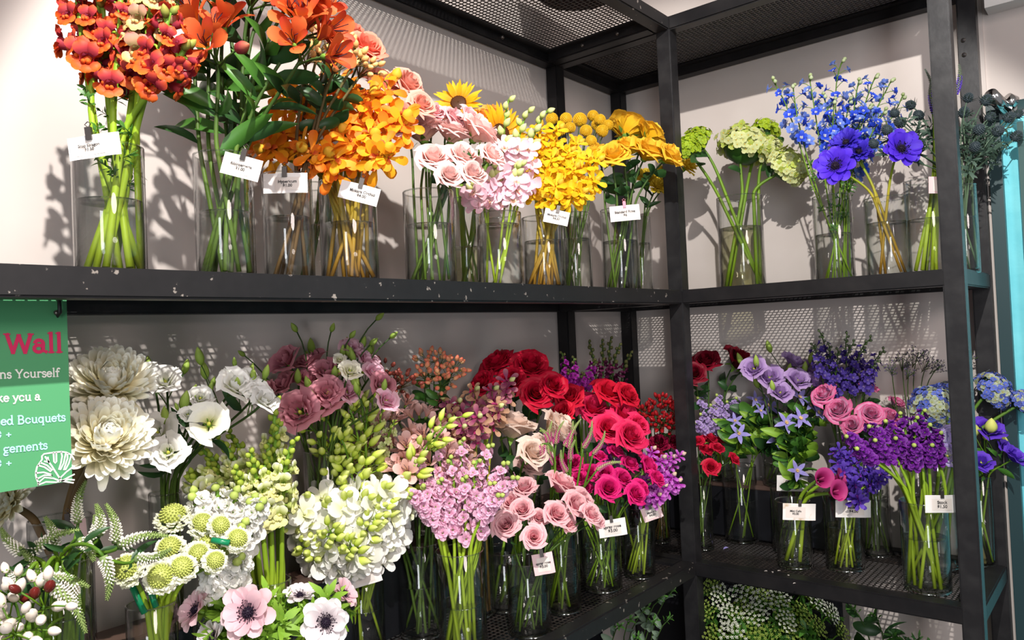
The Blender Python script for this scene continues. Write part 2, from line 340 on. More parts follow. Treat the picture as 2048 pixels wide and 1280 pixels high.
GL = {'W': (.9, [[(.05, .66), (.24, 0)], [(.24, 0), (.44, .62)], [(.44, .62), (.64, 0)], [(.64, 0), (.84, .66)], sf(.05, .67, .2), sf(.44, .64, .12), sf(.84, .67, .18)]),
 'a': (.5, [arc(.2, .14, .15, .13, 0, 360), [(.36, .34), (.36, .06), (.46, .02)], arc(.22, .32, .14, .13, 0, 160)]),
 'l': (.28, [[(.14, .72), (.14, 0)], sf(.14, 0, .2), sf(.1, .71, .12)]), 'n': (.58, [[(.13, .44), (.13, 0)], arc(.29, .28, .16, .16, 180, 0)+[(.45, 0)], sf(.13, 0, .18), sf(.45, 0, .18), sf(.1, .43, .12)]),
 's': (.38, [arc(.19, .34, .13, .1, 20, 270)+arc(.19, .12, .14, .12, 90, -160)]), 'Y': (.62, [[(.07, .66), (.31, .3)], [(.55, .66), (.31, .3)], [(.31, .3), (.31, 0)], sf(.31, 0, .2), sf(.07, .67, .18), sf(.55, .67, .16)]),
 'o': (.5, [arc(.25, .22, .19, .21, 0, 360)]), 'u': (.56, [[(.12, .44), (.12, .15)]+arc(.27, .15, .15, .14, 180, 360), [(.42, .44), (.42, .03), (.5, 0)], sf(.1, .43, .12), sf(.4, .43, .12)]),
 'r': (.42, [[(.13, .44), (.13, 0)], arc(.28, .28, .15, .15, 180, 50), sf(.13, 0, .2), sf(.1, .43, .12)]), 'e': (.47, [arc(.24, .22, .19, .21, 5, 320), [(.06, .24), (.43, .24)]]),
 'f': (.34, [[(.15, 0), (.15, .56)]+arc(.27, .56, .12, .14, 180, 40), [(.03, .43), (.29, .43)], sf(.15, 0, .2)]), 'k': (.54, [[(.13, .72), (.13, 0)], [(.15, .18), (.4, .43)], [(.23, .26), (.46, 0)], sf(.13, 0, .18), sf(.46, 0, .14), sf(.42, .43, .16)]),
 'y': (.5, [[(.06, .43), (.26, .02)], [(.45, .43), (.26, .02), (.16, -.18), (.06, -.18)], sf(.06, .43, .16), sf(.45, .43, .14)]), 'd': (.55, [arc(.23, .22, .17, .21, 0, 360), [(.42, .72), (.42, .03), (.5, 0)], sf(.38, .71, .12)]),
 'B': (.62, [[(.13, .66), (.13, 0)], [(.13, .66), (.3, .66)]+arc(.3, .5, .17, .16, 90, -90)+[(.13, .34)], arc(.32, .17, .2, .17, 90, -90)+[(.13, 0)], sf(.1, .66, .12), sf(.1, 0, .12)]),
 'q': (.55, [arc(.23, .22, .17, .21, 0, 360), [(.42, .44), (.42, -.22)], sf(.42, -.22, .18)]), 't': (.37, [[(.16, .58), (.16, .12)]+arc(.27, .12, .11, .11, 180, 310), [(.03, .43), (.32, .43)]]),
 'g': (.5, [arc(.22, .29, .14, .14, 0, 360), arc(.23, -.09, .18, .11, 0, 360), [(.33, .4), (.46, .44)], [(.16, .15), (.12, .08), (.2, .03)]]),
 'm': (.86, [[(.13, .44), (.13, 0)], arc(.28, .29, .15, .15, 180, 0)+[(.43, 0)], arc(.58, .29, .15, .15, 180, 0)+[(.73, 0)], sf(.13, 0, .18), sf(.43, 0, .16), sf(.73, 0, .18), sf(.1, .43, .12)]),
 '0': (.52, [arc(.25, .33, .19, .33, 0, 360)]), '+': (.5, [[(.08, .26), (.42, .26)], [(.25, .09), (.25, .43)]]), ' ': (.28, [])}
def ribbon(m, P, w, O, X, Y, sc, mat=0):
    P = np.asarray(P, float); T = np.gradient(P, axis=0); L = np.linalg.norm(T, axis=1, keepdims=True); T = T/np.maximum(L, 1e-9)
    N = np.stack([-T[:, 1], T[:, 0]], 1); P = P.copy(); P[0] -= T[0]*w*.35; P[-1] += T[-1]*w*.35
    G = np.stack([P+N*w/2, P-N*w/2], 1)*sc
    G3 = O+G[..., :1]*X+G[..., 1:]*Y; n = len(P)
    m.add(G3.reshape(-1, 3), [(2*i, 2*i+1, 2*i+3, 2*i+2) for i in range(n-1)], None, mat)
def sign_text(text, p0, p1, asc_px, mat, w=.115):
    a, b = sg(*p0), sg(*p1); top = sg(p0[0], p0[1]-asc_px); em = (top[2]-a[2])/.72
    adv = sum(GL[c][0] for c in text)*em; kx = np.linalg.norm(b-a)/adv; X = nrm(b-a)*kx; Y = np.array([0, 0, 1.0]); m = M(); x = 0.0
    for c in text:
        for si, st in enumerate(GL[c][1]):
            O = a+np.array([0.0006+0.00006*si, 0, 0])-so+X*x*em
            if isinstance(st, tuple): ribbon(m, [(st[1]-st[3]/2, st[2]), (st[1]+st[3]/2, st[2])], .05, O, X, Y, em)
            else: ribbon(m, st, w, O, X, Y, em)
        x += GL[c][0]
    link('lettering', m.mesh('lettering', [mat], False), sign)
sign_text('Wall', (11, 705.5), (126, 704), 40, CRIM_I, .13)
sign_text('ns Yourself', (-2, 757), (119, 753), 18, WHITE_I)
sign_text('ke you a', (-7, 804), (81, 800), 18, WHITE_I)
sign_text('ed Bouquets', (1, 850.5), (131, 841.5), 18, CYAN_I)
sign_text('0 +', (-10, 876.5), (23.5, 875), 16, CYAN_I, .1)
sign_text('gements', (6, 906.5), (95, 897.5), 18, CYAN_I)
sign_text('0 +', (-10, 934.5), (24, 932), 16, CYAN_I, .1)
LEAFP = [[(583, 272), (560, 235), (520, 215), (480, 210), (430, 215), (380, 222), (345, 228), (328, 245), (330, 270), (310, 300), (290, 330), (282, 365), (280, 395), (290, 430), (300, 455), (298, 472)],
 [(355, 250), (378, 285), (405, 320), (430, 360), (470, 420), (487, 440)], [(375, 255), (382, 288)], [(350, 285), (384, 294)], [(420, 220), (424, 288), (434, 300), (443, 288), (442, 218)], [(480, 214), (488, 245), (478, 300), (462, 350), (474, 352), (500, 300), (516, 222)],
 [(530, 225), (530, 265), (512, 318), (500, 355), (514, 352), (540, 302), (558, 245)], [(300, 318), (350, 332), (398, 366), (410, 356), (370, 318), (318, 296)], [(284, 378), (340, 372), (398, 388), (412, 398), (350, 394), (290, 424)],
 [(300, 455), (350, 412), (420, 420), (470, 440)], [(487, 440), (540, 428), (583, 432)], [(487, 440), (540, 410), (583, 388)], [(298, 472), (360, 448), (440, 450), (487, 440)], [(487, 440), (530, 448), (575, 455)], [(470, 420), (520, 370), (583, 322)]]
m = M()
for P in LEAFP:
    Q = [sg(x/3.938, 850+y/3.938)-so+np.array([0.0006, 0, 0]) for x, y in P]; ribbon(m, [(q[1], q[2]) for q in Q], 0.0017, np.array([0.0006, 0, 0]), np.array([0, 1.0, 0]), np.array([0, 0, 1.0]), 1.0)
link('leaf_drawing', m.mesh('leaf_drawing', [WHITE_I], False), sign)
hk = sg(112, 626)-so; m = M()
m.tube([hk+np.array(q) for q in ((0.004, -0.002, 0.002), (0.006, 0, -0.004), (0.009, 0.001, 0.0), (0.008, 0.001, 0.012), (0.004, 0.001, 0.026), (0.0, 0.001, 0.034), (-0.006, 0, 0.034))], 0.0022, 0, 8)
link('hook', m.mesh('hook', [STEEL]), sign)
m = M(); m.ball(hk+np.array((0.005, -0.001, 0.0)), 0.0034, 0); link('grommet', m.mesh('grommet', [CLIP]), sign)
# ------------------------------------------------------------------ petals, florets and flower heads (unit size, axis +Z)
RNG = np.random.default_rng(7)
def prof(a, b):
    k = (a/(a+b))**a*(b/(a+b))**b
    return lambda v: (np.maximum(v, 0)**a)*(np.maximum(1-v, 0)**b)/k
OB, ROUND, STRAP, LANCE, SPOON = prof(.8, .38), prof(.5, .4), prof(.25, .3), prof(.6, .9), prof(1.5, .5)
def petal(L=1.0, Wd=.5, pf=OB, a0=40, a1=80, p=1.0, cup=0.0, ruf=0.0, fr=3.0, ph=0.0, nu=4, nv=6, r0=0.0, phi=0.0, base_w=.06, twist=0.0):
    t = np.sin(np.linspace(0, 1, nv)*math.pi/2); u = np.linspace(-1, 1, nu)
    ang = np.radians(a0+(a1-a0)*t**p); ds = np.diff(t, prepend=0)*L
    x = r0+np.cumsum(np.sin(ang)*ds); z = np.cumsum(np.cos(ang)*ds)
    w = Wd/2*np.maximum(pf(np.clip(t, .0, .997)), base_w*(1-t)); G = np.zeros((nv, nu, 3))
    off = cup*w[:, None]*u[None]**2+ruf*Wd*np.sin(fr*u[None]*math.pi+ph)*t[:, None]**2
    G[..., 0] = x[:, None]-np.cos(ang)[:, None]*off; G[..., 2] = z[:, None]+np.sin(ang)[:, None]*off
    G[..., 1] = w[:, None]*u[None]*(1-.12*abs(cup))
    if twist: G[..., 2] += twist*G[..., 1]*t[:, None]
    UV = np.zeros((nv, nu, 2)); UV[..., 0] = (u[None]+1)/2; UV[..., 1] = t[:, None]
    return G@rotz(phi).T, UV
def P(m, mat=0, R=None, t=(0, 0, 0), **k):
    G, UV = petal(**k)
    if R is not None: G = G@np.asarray(R).T
    m.grid(G+np.asarray(t), UV, mat)
def wrap(m, r0, r1, fl, H, zb, phi, half, mat=0, spiral=.08, tip=.05, ruf=0.0, droop=.55, nu=6, nv=6):
    t = np.linspace(0, 1, nv)**.85; u = np.linspace(-1, 1, nu); T, Uu = np.meshgrid(t, u, indexing='ij')
    ht = H*(1-.22*np.abs(Uu)**2.6+tip*(1-np.abs(Uu))**2)
    r = r0+(r1-r0)*np.sin(np.minimum(1, T*1.2)*math.pi/2)+fl*T**4*(1+.25*np.abs(Uu))
    r = r*(1+spiral*Uu)+ruf*np.sin(3.3*Uu*math.pi+phi*7)*T**4
    z = zb+ht*T-fl*droop*T**6+ruf*.7*np.sin(2.7*Uu*math.pi+phi*5)*T**5
    an = phi+half*Uu*(.4+.6*np.minimum(1, T*1.7))
    G = np.stack([r*np.cos(an), r*np.sin(an), z], -1); UV = np.stack([(Uu+1)/2, T], -1); m.grid(G, UV, mat)
def rose_head(rng, openness=1.0, layers=8):
    m = M(); ph = rng.uniform(0, 6.28)
    for k in range(layers):
        q = k/(layers-1); n = 3 if k < 2 else (4 if k < 4 else 5)
        for i in range(n):
            ph += 2.399 if k else 2.1
            j = rng.normal(0, .03)
            wrap(m, .05+.12*q, .12+(.58+j)*q, .05+max(0, (q-.3))*.40*openness, (1.08-.14*q+j*1.6)*(1.06 if q < .7 else 1.0), -.02*q, ph, 1.25-.45*q, 0, .12, .09 if q > .4 else .02, .012+.025*q, 1.0)
    for i in range(5): P(m, 1, L=.55, Wd=.22, pf=LANCE, a0=70, a1=150 if rng.random() < .6 else 60, r0=.08, phi=i*1.257, nu=3, nv=5)
    m.ball((0, 0, -.02), (.2, .2, .16), 1, 8, 5); return m
def lisianthus_head(rng, ruf=.05, dbl=True):
    m = M(); ph = rng.uniform(0, 6)
    L = [(5, .16, .34, .02, .82), (5, .2, .5, .18, .84), (5, .2, .62, .36, .8)] if dbl else [(5, .18, .52, .28, .85), (3, .2, .6, .42, .82)]
    for n, r0, r1, fl, H in L:
        for i in range(n):
            ph += 6.283/n+.35; wrap(m, r0*.6, r1+rng.normal(0, .03), fl, H+rng.normal(0, .03), 0, ph, .78, 0, .09, .06, ruf, .5, 7, 7)
    m.ball((0, 0, .25), (.1, .1, .22), 1, 6, 5)
    for i in range(5): P(m, 2, L=.45, Wd=.07, pf=LANCE, a0=30, a1=15, r0=.1, phi=i*1.257, nu=2, nv=4)
    m.ball((0, 0, 0), (.14, .14, .12), 2, 7, 4); return m
def carnation_head(rng, n=70):
    m = M()
    for i in range(n):
        q = (i+.5)/n; th = 10+88*q+rng.normal(0, 6)
        P(m, 0, L=.95+rng.normal(0, .06), Wd=.5, pf=prof(1.2, .15), a0=th*.45, a1=th, cup=.1, ruf=.13, fr=2.4, ph=rng.uniform(0, 6), nu=6, nv=4, phi=i*2.399)
    m.tube([(0, 0, -.45), (0, 0, .1)], [.16, .2], 1, 8); return m
def mum_head(rng, n=200):
    m = M()
    for i in range(n):
        q = (i+.5)/n; th = 6+106*q**.75+rng.normal(0, 5); L = .5+.46*q**.6
        P(m, 0, L=L, Wd=.235, pf=STRAP, a0=th+12, a1=th-62+rng.normal(0, 16)+60*max(0, q-.8), cup=.5, nu=3, nv=6, phi=i*2.399, r0=.02, base_w=.4)
    m.ball((0, 0, -.04), (.2, .2, .1), 1, 8, 4); return m
def sunflower_head(rng):
    m = M()
    for ring, (n, L, a) in enumerate(((17, .95, 78), (17, .9, 62))):
        for i in range(n): P(m, 0, L=L*rng.uniform(.9, 1.1), Wd=.24, pf=LANCE, a0=a, a1=a+rng.normal(0, 14)+6, cup=.25, phi=6.283*(i+.5*ring)/n+rng.normal(0, .05), r0=.36, nu=3, nv=6, base_w=.5)
    for i in range(190):
        r = .44*math.sqrt((i+.5)/190); a = i*2.399; m.ball((r*math.cos(a), r*math.sin(a), .1-.22*r), (.03, .03, .05), 1 if r > .22 else 2, 4, 3)
    m.ball((0, 0, .02), (.44, .44, .08), 1, 16, 5); m.ball((0, 0, -.08), (.36, .36, .12), 3, 12, 5)
    for i in range(14): P(m, 3, L=.4, Wd=.16, pf=LANCE, a0=80, a1=60, phi=i*.449, r0=.25, t=(0, 0, -.1), nu=3, nv=4)
    return m
def bumpy_ball(rng, n=260, r=1.0, b=.085, mats=(0, 0), low=-.75):
    m = M(); k = 0
    for i in range(n):
        z = 1-2*(i+.5)/n
        if z < low: continue
        a = i*2.399; q = math.sqrt(1-z*z); d = np.array([q*math.cos(a), q*math.sin(a), z]); m.ball(d*r*.95, (b, b, b*1.3), mats[i % 2], 5, 4, 0, frame(d))
    m.ball((0, 0, 0), r*.93, mats[0], 12, 8); return m
def craspedia_head(rng): return bumpy_ball(rng)
def scabiosa_head(rng):
    m = M(); V = bumpy_ball(rng, 190, 1.0, .1, (1, 1), -.1); m.merge(V, np.diag([.62, .62, .55]), (0, 0, .12))
    for i in range(72):
        a = i*2.399; q = rng.uniform(0, 1); c = np.array([math.cos(a)*(.62+.2*q), math.sin(a)*(.62+.2*q), .12-.35*q])
        for j in range(3): P(m, 0, L=rng.uniform(.2, .36), Wd=.24, pf=ROUND, a0=30+40*q+rng.normal(0, 18), a1=80+40*q+rng.normal(0, 30), ruf=.22, ph=rng.uniform(0, 6), phi=a+(j-1)*.5, t=c-.1*np.array([math.cos(a), math.sin(a), 0]), nu=4, nv=3)
    m.ball((0, 0, -.1), (.4, .4, .3), 2, 8, 5); return m
def hydrangea_head(rng, n=170, fs=.155):
    m = M()
    for i in range(n):
        z = 1-1.35*(i+.5)/n; a = i*2.399; q = math.sqrt(max(0, 1-z*z)); d = np.array([q*math.cos(a), q*math.sin(a), z*.86])
        R = frame(d+rng.normal(0, .25, 3), rng.normal(0, 1, 3)); t = d*(.86+rng.normal(0, .06)); mt = 0 if rng.random() < .62 else 1
        for j in range(4): P(m, mt, R, t, L=fs*rng.uniform(.8, 1.15), Wd=fs*1.15, pf=ROUND, a0=72, a1=92, cup=.25, phi=j*1.571, nu=3, nv=4)
        m.ball(t+R[:, 2]*.02, .022, 2, 4, 3)
    m.ball((0, 0, .02), (.7, .7, .56), 3, 10, 6); return m
def anemone_head(rng, n=8, dbl=False):
    m = M()
    for ring in range(3 if dbl else 2):
        k = n+6 if dbl else n
        for i in range(k): P(m, 0, L=(1.0-.1*ring)*rng.uniform(.9, 1.06), Wd=.34 if dbl else .62, pf=STRAP if dbl else OB, a0=48-8*ring, a1=88-14*ring+rng.normal(0, 8), cup=.32, ruf=.03, phi=6.283*(i+.5*ring)/k+rng.normal(0, .1), r0=.05, nu=5, nv=6, ph=rng.uniform(0, 6))
    m.merge(bumpy_ball(rng, 60, .17, .035, (1, 1)), np.eye(3), (0, 0, .16))
    for i in range(44):
        a = i*2.399; L = rng.uniform(.26, .42); e = np.array([math.cos(a)*L, math.sin(a)*L, .2+rng.uniform(0, .12)]); m.tube([(0, 0, .12), e], .008, 1, 3); m.ball(e, .03, 1, 4, 3)
    for i in range(9):
        for j in range(-2, 3): P(m, 2, L=.62-.1*abs(j), Wd=.1, pf=LANCE, a0=95, a1=60, phi=i*.698+j*.11, t=(0, 0, -.32), nu=2, nv=4)
    return m
def calla_head(rng):
    m = M(); nu, nv = 22, 9; t = np.linspace(0, 1, nv); u = np.linspace(-1, 1, nu); T, Uu = np.meshgrid(t, u, indexing='ij')
    rr = .13+.34*T**1.3+.28*T**5*(1-.6*np.abs(Uu)); H = 1.25*(1+.35*np.cos(Uu*math.pi))/1.35+.15
    an = Uu*math.pi*1.12; rr = rr*(1-.12*Uu); z = T*H-.26*T**6*np.cos(Uu*2)
    m.grid(np.stack([rr*np.cos(an), rr*np.sin(an), z], -1), np.stack([(Uu+1)/2, T], -1), 0)
    m.tube([(0, 0, .1), (.02, 0, .5), (.03, 0, .95)], [.07, .075, .04], 1, 8); return m
def thistle_head(rng):
    m = M(); m.merge(bumpy_ball(rng, 120, 1.0, .13, (0, 0), -.6), np.diag([.5, .5, .62]), (0, 0, .35))
    for i in range(11): P(m, 1, L=1.15*rng.uniform(.8, 1.1), Wd=.16, pf=LANCE, a0=95, a1=55, phi=i*.571, nu=3, nv=4, cup=.3)
    return m
# ---- single florets
def snap_floret(rng):
    m = M(); prof_ = [(0, .1), (.12, .2), (.4, .24), (.62, .26)]
    G = np.array([[(r*math.cos(a), r*math.sin(a), z) for a in np.linspace(0, 6.283, 9, endpoint=False)] for z, r in prof_])
    UV = np.zeros((4, 9, 2)); UV[..., 1] = np.array([0, .1, .3, .5])[:, None]; m.grid(G, UV, 0, True)
    for s in (-.48, .48): P(m, 0, L=.62, Wd=.62, pf=ROUND, a0=8, a1=95, cup=-.25, ruf=.07, r0=.18, phi=1.571+s, t=(0, 0, .5), nu=5, nv=6, ph=rng.uniform(0, 6), base_w=.5)
    for s in (-.75, 0, .75): P(m, 1, L=.5, Wd=.5, pf=ROUND, a0=20, a1=125, cup=-.2, ruf=.07, r0=.18, phi=-1.571+s, t=(0, 0, .5), nu=5, nv=6, ph=rng.uniform(0, 6), base_w=.5)
    for s in (-.08, .08): m.ball((s, -.19, .62), (.1, .1, .13), 1, 6, 5)
    for i in range(5): P(m, 2, L=.3, Wd=.14, pf=LANCE, a0=60, a1=20, phi=i*1.257, t=(0, 0, -.03), nu=2, nv=3)
    return m
def alstro_floret(rng):
    m = M()
    for i in range(3): P(m, 0, L=1.0, Wd=.56, pf=SPOON, a0=14, a1=62+rng.normal(0, 6), cup=.2, ruf=.03, phi=i*2.094, r0=.05, nu=5, nv=7)
    for i in range(3): P(m, 1, L=1.02, Wd=.36, pf=SPOON, a0=10, a1=48+rng.normal(0, 6), cup=.3, phi=i*2.094+1.047, r0=.04, nu=4, nv=7)
    for i in range(5): a = i*1.3; m.tube([(0, 0, .2), (.1*math.cos(a), .1*math.sin(a), .6), (.2*math.cos(a)+.1, .2*math.sin(a), .82)], .014, 2, 3)
    m.ball((0, 0, -.05), (.1, .1, .16), 3, 6, 5); return m
def mokara_floret(rng):
    m = M()
    for i, (Wd, L) in enumerate(((.46, 1.0), (.44, .95), (.42, .92), (.42, .92), (.44, .95))): P(m, 0, L=L*rng.uniform(.93, 1.05), Wd=Wd, pf=SPOON, a0=62, a1=86+rng.normal(0, 16), cup=rng.uniform(-.1, .4), phi=1.571+i*1.257, r0=.03, nu=4, nv=6, base_w=.25)
    P(m, 1, L=.42, Wd=.26, pf=OB, a0=20, a1=80, cup=.6, phi=-1.571, nu=4, nv=4); m.ball((0, .04, .1), (.07, .07, .12), 1, 6, 4); return m
def dendro_floret(rng):
    m = M()
    for i in (0, 1, 2): P(m, 0, L=.95, Wd=.42, pf=OB, a0=55, a1=86+rng.normal(0, 14), cup=.2, phi=1.571+i*2.094, nu=4, nv=6, base_w=.3)
    for s in (-1, 1): P(m, 0, L=1.0, Wd=.78, pf=OB, a0=48, a1=80+rng.normal(0, 14), cup=.2, ruf=.03, phi=1.571+s*1.2, r0=.02, t=(0, 0, .04), nu=5, nv=6, base_w=.2)
    P(m, 1, L=.62, Wd=.5, pf=OB, a0=10, a1=85, cup=.8, phi=-1.571, nu=5, nv=5, base_w=.4); m.ball((0, .02, .14), (.08, .08, .14), 1, 6, 4); return m
def delph_floret(rng):
    m = M()
    for i in range(5): P(m, 0, L=.9*rng.uniform(.9, 1.1), Wd=.66, pf=OB, a0=42, a1=78+rng.normal(0, 10), cup=.3, ruf=.03, phi=i*1.257, nu=4, nv=5)
    for i in range(4): P(m, 1, L=.34, Wd=.22, pf=OB, a0=10, a1=50, phi=i*1.571+.5, nu=3, nv=3)
    m.tube([(0, 0, .05), (0, .25, -.2), (0, .62, -.3)], [.09, .06, .015], 0, 5); return m
def stock_floret(rng):
    m = M()
    for ring in range(3):
        for i in range(4): P(m, 0, L=.9-.22*ring, Wd=.8-.15*ring, pf=ROUND, a0=40-12*ring, a1=96-26*ring+rng.normal(0, 14), cup=.1, ruf=.09, fr=2, ph=rng.uniform(0, 6), phi=i*1.571+ring*.8+rng.normal(0, .15), nu=5, nv=4)
    m.ball((0, 0, .1), (.1, .1, .12), 1, 5, 4); m.tube([(0, 0, -.4), (0, 0, .05)], .06, 1, 4); return m
def star_floret(rng, n=5):
    m = M()
    for i in range(n): P(m, 0, L=1.0, Wd=.4, pf=LANCE, a0=60, a1=95+rng.normal(0, 12), cup=.2, twist=.15, phi=i*6.283/n, r0=.03, nu=4, nv=6, base_w=.4)
    for i in range(14): a = i*2.4; m.tube([(0, 0, .02), (.16*math.cos(a), .16*math.sin(a), .2)], .02, 1, 3)
    return m
def bud_mesh(rng, w=.32, bend=0.0):
    m = M(); t = np.linspace(0, 1, 8)
    R = w*np.sin(math.pi*np.clip(t, .03, 1)**.75)**.8+.015; m.tube([(bend*s*s, 0, s) for s in t], R, 0, 7); return m
def berry_mesh(rng):
    m = M(); m.ball((0, 0, .55), (.42, .42, .6), 0, 9, 7, .25)
    for i in range(5): P(m, 1, L=.5, Wd=.26, pf=LANCE, a0=100, a1=50, phi=i*1.257, nu=3, nv=3)
    return m
def leaf_mesh(rng, Wd=.34, pf=LANCE, fold=.35, a0=10, a1=70):
    m = M(); G, UV = petal(L=1.0, Wd=Wd, pf=pf, a0=a0, a1=a1, cup=fold, nu=5, nv=8, base_w=.1); m.grid(G, UV, 0); return m
def sprig_mesh(rng, n=7, sp=.25):
    m = M()
    for i in range(n):
        a = i*2.399; P(m, 0, L=.5*rng.uniform(.7, 1.2), Wd=.16, pf=LANCE, a0=30, a1=75, phi=a, t=(0, 0, i/n*.7), nu=3, nv=4)
    m.tube([(0, 0, 0), (0, 0, .8)], .02, 0, 3); return m
def filler_mesh(rng, n=60, spread=.55, fl=.05):
    m = M(); ends = []
    for i in range(9):
        a = i*2.399; b = np.array([math.cos(a)*spread*rng.uniform(.2, 1), math.sin(a)*spread*rng.uniform(.2, 1), rng.uniform(.55, 1.05)])
        m.tube([(0, 0, .02*i), b*.45+np.array([0, 0, .1]), b], .012, 1, 3); ends.append(b)
    for i in range(n):
        b = ends[i % 9]; f = rng.uniform(.55, 1.0); c = b*f+np.array([0, 0, .1*(1-f)]); d = nrm(rng.normal(0, 1, 3)+np.array([0, 0, .8])); e = c+d*.1
        m.tube([c, e], .006, 1, 3)
        for j in range(3): P(m, 0, frame(d, rng.normal(0, 1, 3)), e, L=fl*1.5, Wd=fl, pf=OB, a0=15, a1=45, phi=j*2.094, nu=3, nv=3)
    return m
def umbel_mesh(rng, n=26, fl=.07):
    m = M()
    for i in range(n):
        r = .85*math.sqrt((i+.5)/n); a = i*2.399; e = np.array([r*math.cos(a), r*math.sin(a), .75-.22*r*r]); m.tube([(0, 0, 0), e*.6+np.array([0, 0, .03]), e], .012, 1, 3)
        for j in range(9): q = e+np.array([math.cos(j*2.4), math.sin(j*2.4), 0])*.11*math.sqrt(j/9)+np.array([0, 0, rng.uniform(0, .04)]); m.ball(q, (fl*.55, fl*.55, fl*.4), 0, 4, 3)
    return m
def spike_core(rng, P0, L, r, mats, turns=2.399, n=150, taper=.8, bead=.16):
    """a tapering spike of tiny blossoms along a given curve (veronica)"""
    m = M(); Pn = np.asarray(P0); s = np.linspace(0, 1, len(Pn)); T = np.gradient(Pn, axis=0)
    for i in range(n):
        q = (i+.5)/n; c = np.array([np.interp(q, s, Pn[:, k]) for k in range(3)]); tg = nrm([np.interp(q, s, T[:, k]) for k in range(3)]); fr = frame(tg, (.3, .5, .2)); a = i*turns
        rr = r*(1-taper*q**1.4); d = nrm(math.cos(a)*fr[:, 0]+math.sin(a)*fr[:, 1]+tg*.5)
        b = bead*r*(1.25-.75*q); mt = 0 if q < .55+.12*math.sin(i) else 1
        m.ball(c+d*rr*.8, (b*.8, b*.8, b*1.6), mt, 5, 4, 0, frame(d))
    m.tube(Pn, r*np.linspace(.62, .12, len(Pn)), 1, 6); return m

LIB = {}
def lib(key, fn, mats, n=3, smooth=True):
    if key not in LIB:
        LIB[key] = []
        for i in range(n):
            m = fn(np.random.default_rng(hash_s(key)+i))
            if key.split(':')[0] in ('bloom', 'flower_head'):          # blooms are brought to radius 1
                V, _ = m.arr(); k = 1/np.quantile(np.hypot(V[:, 0], V[:, 1]), .985); m.v = [q*k for q in m.v]
            LIB[key].append(m.mesh(key.split(':')[0], mats, smooth))
    return LIB[key]
def hash_s(s): return sum((i+1)*ord(c) for i, c in enumerate(s)) % 99991
def pm(name, *c, transl=.3, **k):
    st = [(i/(len(c)-1), q) for i, q in enumerate(c)] if len(c) > 1 else [(0, c[0]), (1, c[0])]
    return petal_mat(name, st, transl, **k)
# ------------------------------------------------------------------ vases
VASE = {}
def vase(key, px, wpx, top, water, label, shelf='U', x=None, y=None, base=None, zbase=None, murky=False, mid=None, h=None):
    zb = {'U': Z1-0.006, 'L': Z0-0.006}[shelf] if zbase is None else zbase
    mid = mid or (top+60)
    if base is not None:
        q = on_z(px, base, zb); r = wpx/2*((q-CAM)@FW)/F_PX; c = q+FH*r
    else: c = on_x(px, mid, x) if x is not None else on_y(px, mid, y)
    r = wpx/2*((c-CAM)@FW)/F_PX; c = np.array([c[0], c[1], zb+0.0005])
    H = h or (on_front(px, top, c, 0)[2]-c[2]); hw = on_front(px, water, c, 0)[2]-c[2]
    hw = min(max(hw, 0.03), H-0.02)
    def rev(pr, n=40): return np.array([[(a*math.cos(t), a*math.sin(t), z) for t in np.linspace(0, 2*math.pi, n, endpoint=False)] for a, z in pr])
    m = M(); m.grid(rev([(0, 0), (r-.003, 0), (r, .004), (r, H-.001), (r-.0012, H), (r-.0024, H-.001), (r-.0028, .012), (r-.006, .009), (0, .009)]), None, 0, True)
    def ring(rc, zc, a): return rev([(rc+a*math.cos(t), zc+a*math.sin(t)) for t in np.linspace(0, 2*math.pi, 9)])
    m.grid(ring(r-.0012, H, .0014), None, 1, True); m.grid(ring(r-.004, .0035, .0034), None, 1, True)
    o = thing(link('glass_vase', m.mesh('glass_vase', [GLASS, RIMG]), None, c), label, 'vase')
    rw = r-.0034; m = M(); m.grid(rev([(0, .0095), (rw-.003, .0095), (rw, .0125), (rw, hw+.001), (rw-.002, hw), (0, hw)]), None, 0, True)
    m.grid(ring(rw-.001, hw+.0004, .0011), None, 1, True)
    link('water', m.mesh('water', [MURKY if murky else WATER, MENI]), o)
    VASE[key] = dict(c=c, r=r, h=H, w=hw, key=key); return VASE[key]
ORD = 'first second third fourth fifth sixth seventh eighth ninth tenth eleventh twelfth thirteenth fourteenth fifteenth sixteenth seventeenth eighteenth nineteenth twentieth'.split()
NUM = 'zero one two three four five six seven eight nine ten eleven twelve thirteen fourteen fifteen sixteen seventeen eighteen nineteen twenty'.split()
def ordlabel(desc, k, n):
    if n == 1: return desc
    if k == 0: return desc+', leftmost of '+NUM[n]
    if k == n-1: return desc+', rightmost of '+NUM[n]
    return desc+', '+ORD[k]+' from left of '+NUM[n]
BUD = lambda key, mat, n=2, w=.32, b=0.0: lib('bud:'+key, lambda r: bud_mesh(r, w, b), [mat], n)

def curve(P0, P1, P2, ax, n1=3, n2=10):
    L = np.linalg.norm(P2-P1); t1 = nrm(P1-P0)*L*.9; t2 = ax*L*.9
    A = [P0+(P1-P0)*i/n1 for i in range(n1)]
    for i in range(n2+1):
        s = i/n2; A.append((2*s**3-3*s*s+1)*P1+(s**3-2*s*s+s)*t1+(-2*s**3+3*s*s)*P2+(s**3-s*s)*t2)
    return np.array(A)
def along(C, d):
    """point and tangent d metres before the end of the curve"""
    seg = np.linalg.norm(np.diff(C, axis=0), axis=1); s = np.concatenate([[0], np.cumsum(seg)]); t = max(0, s[-1]-d)
    p = np.array([np.interp(t, s, C[:, k]) for k in range(3)]); q = np.array([np.interp(min(s[-1], t+.006), s, C[:, k]) for k in range(3)]); o = np.array([np.interp(max(0, t-.006), s, C[:, k]) for k in range(3)])
    return p, nrm(q-o)

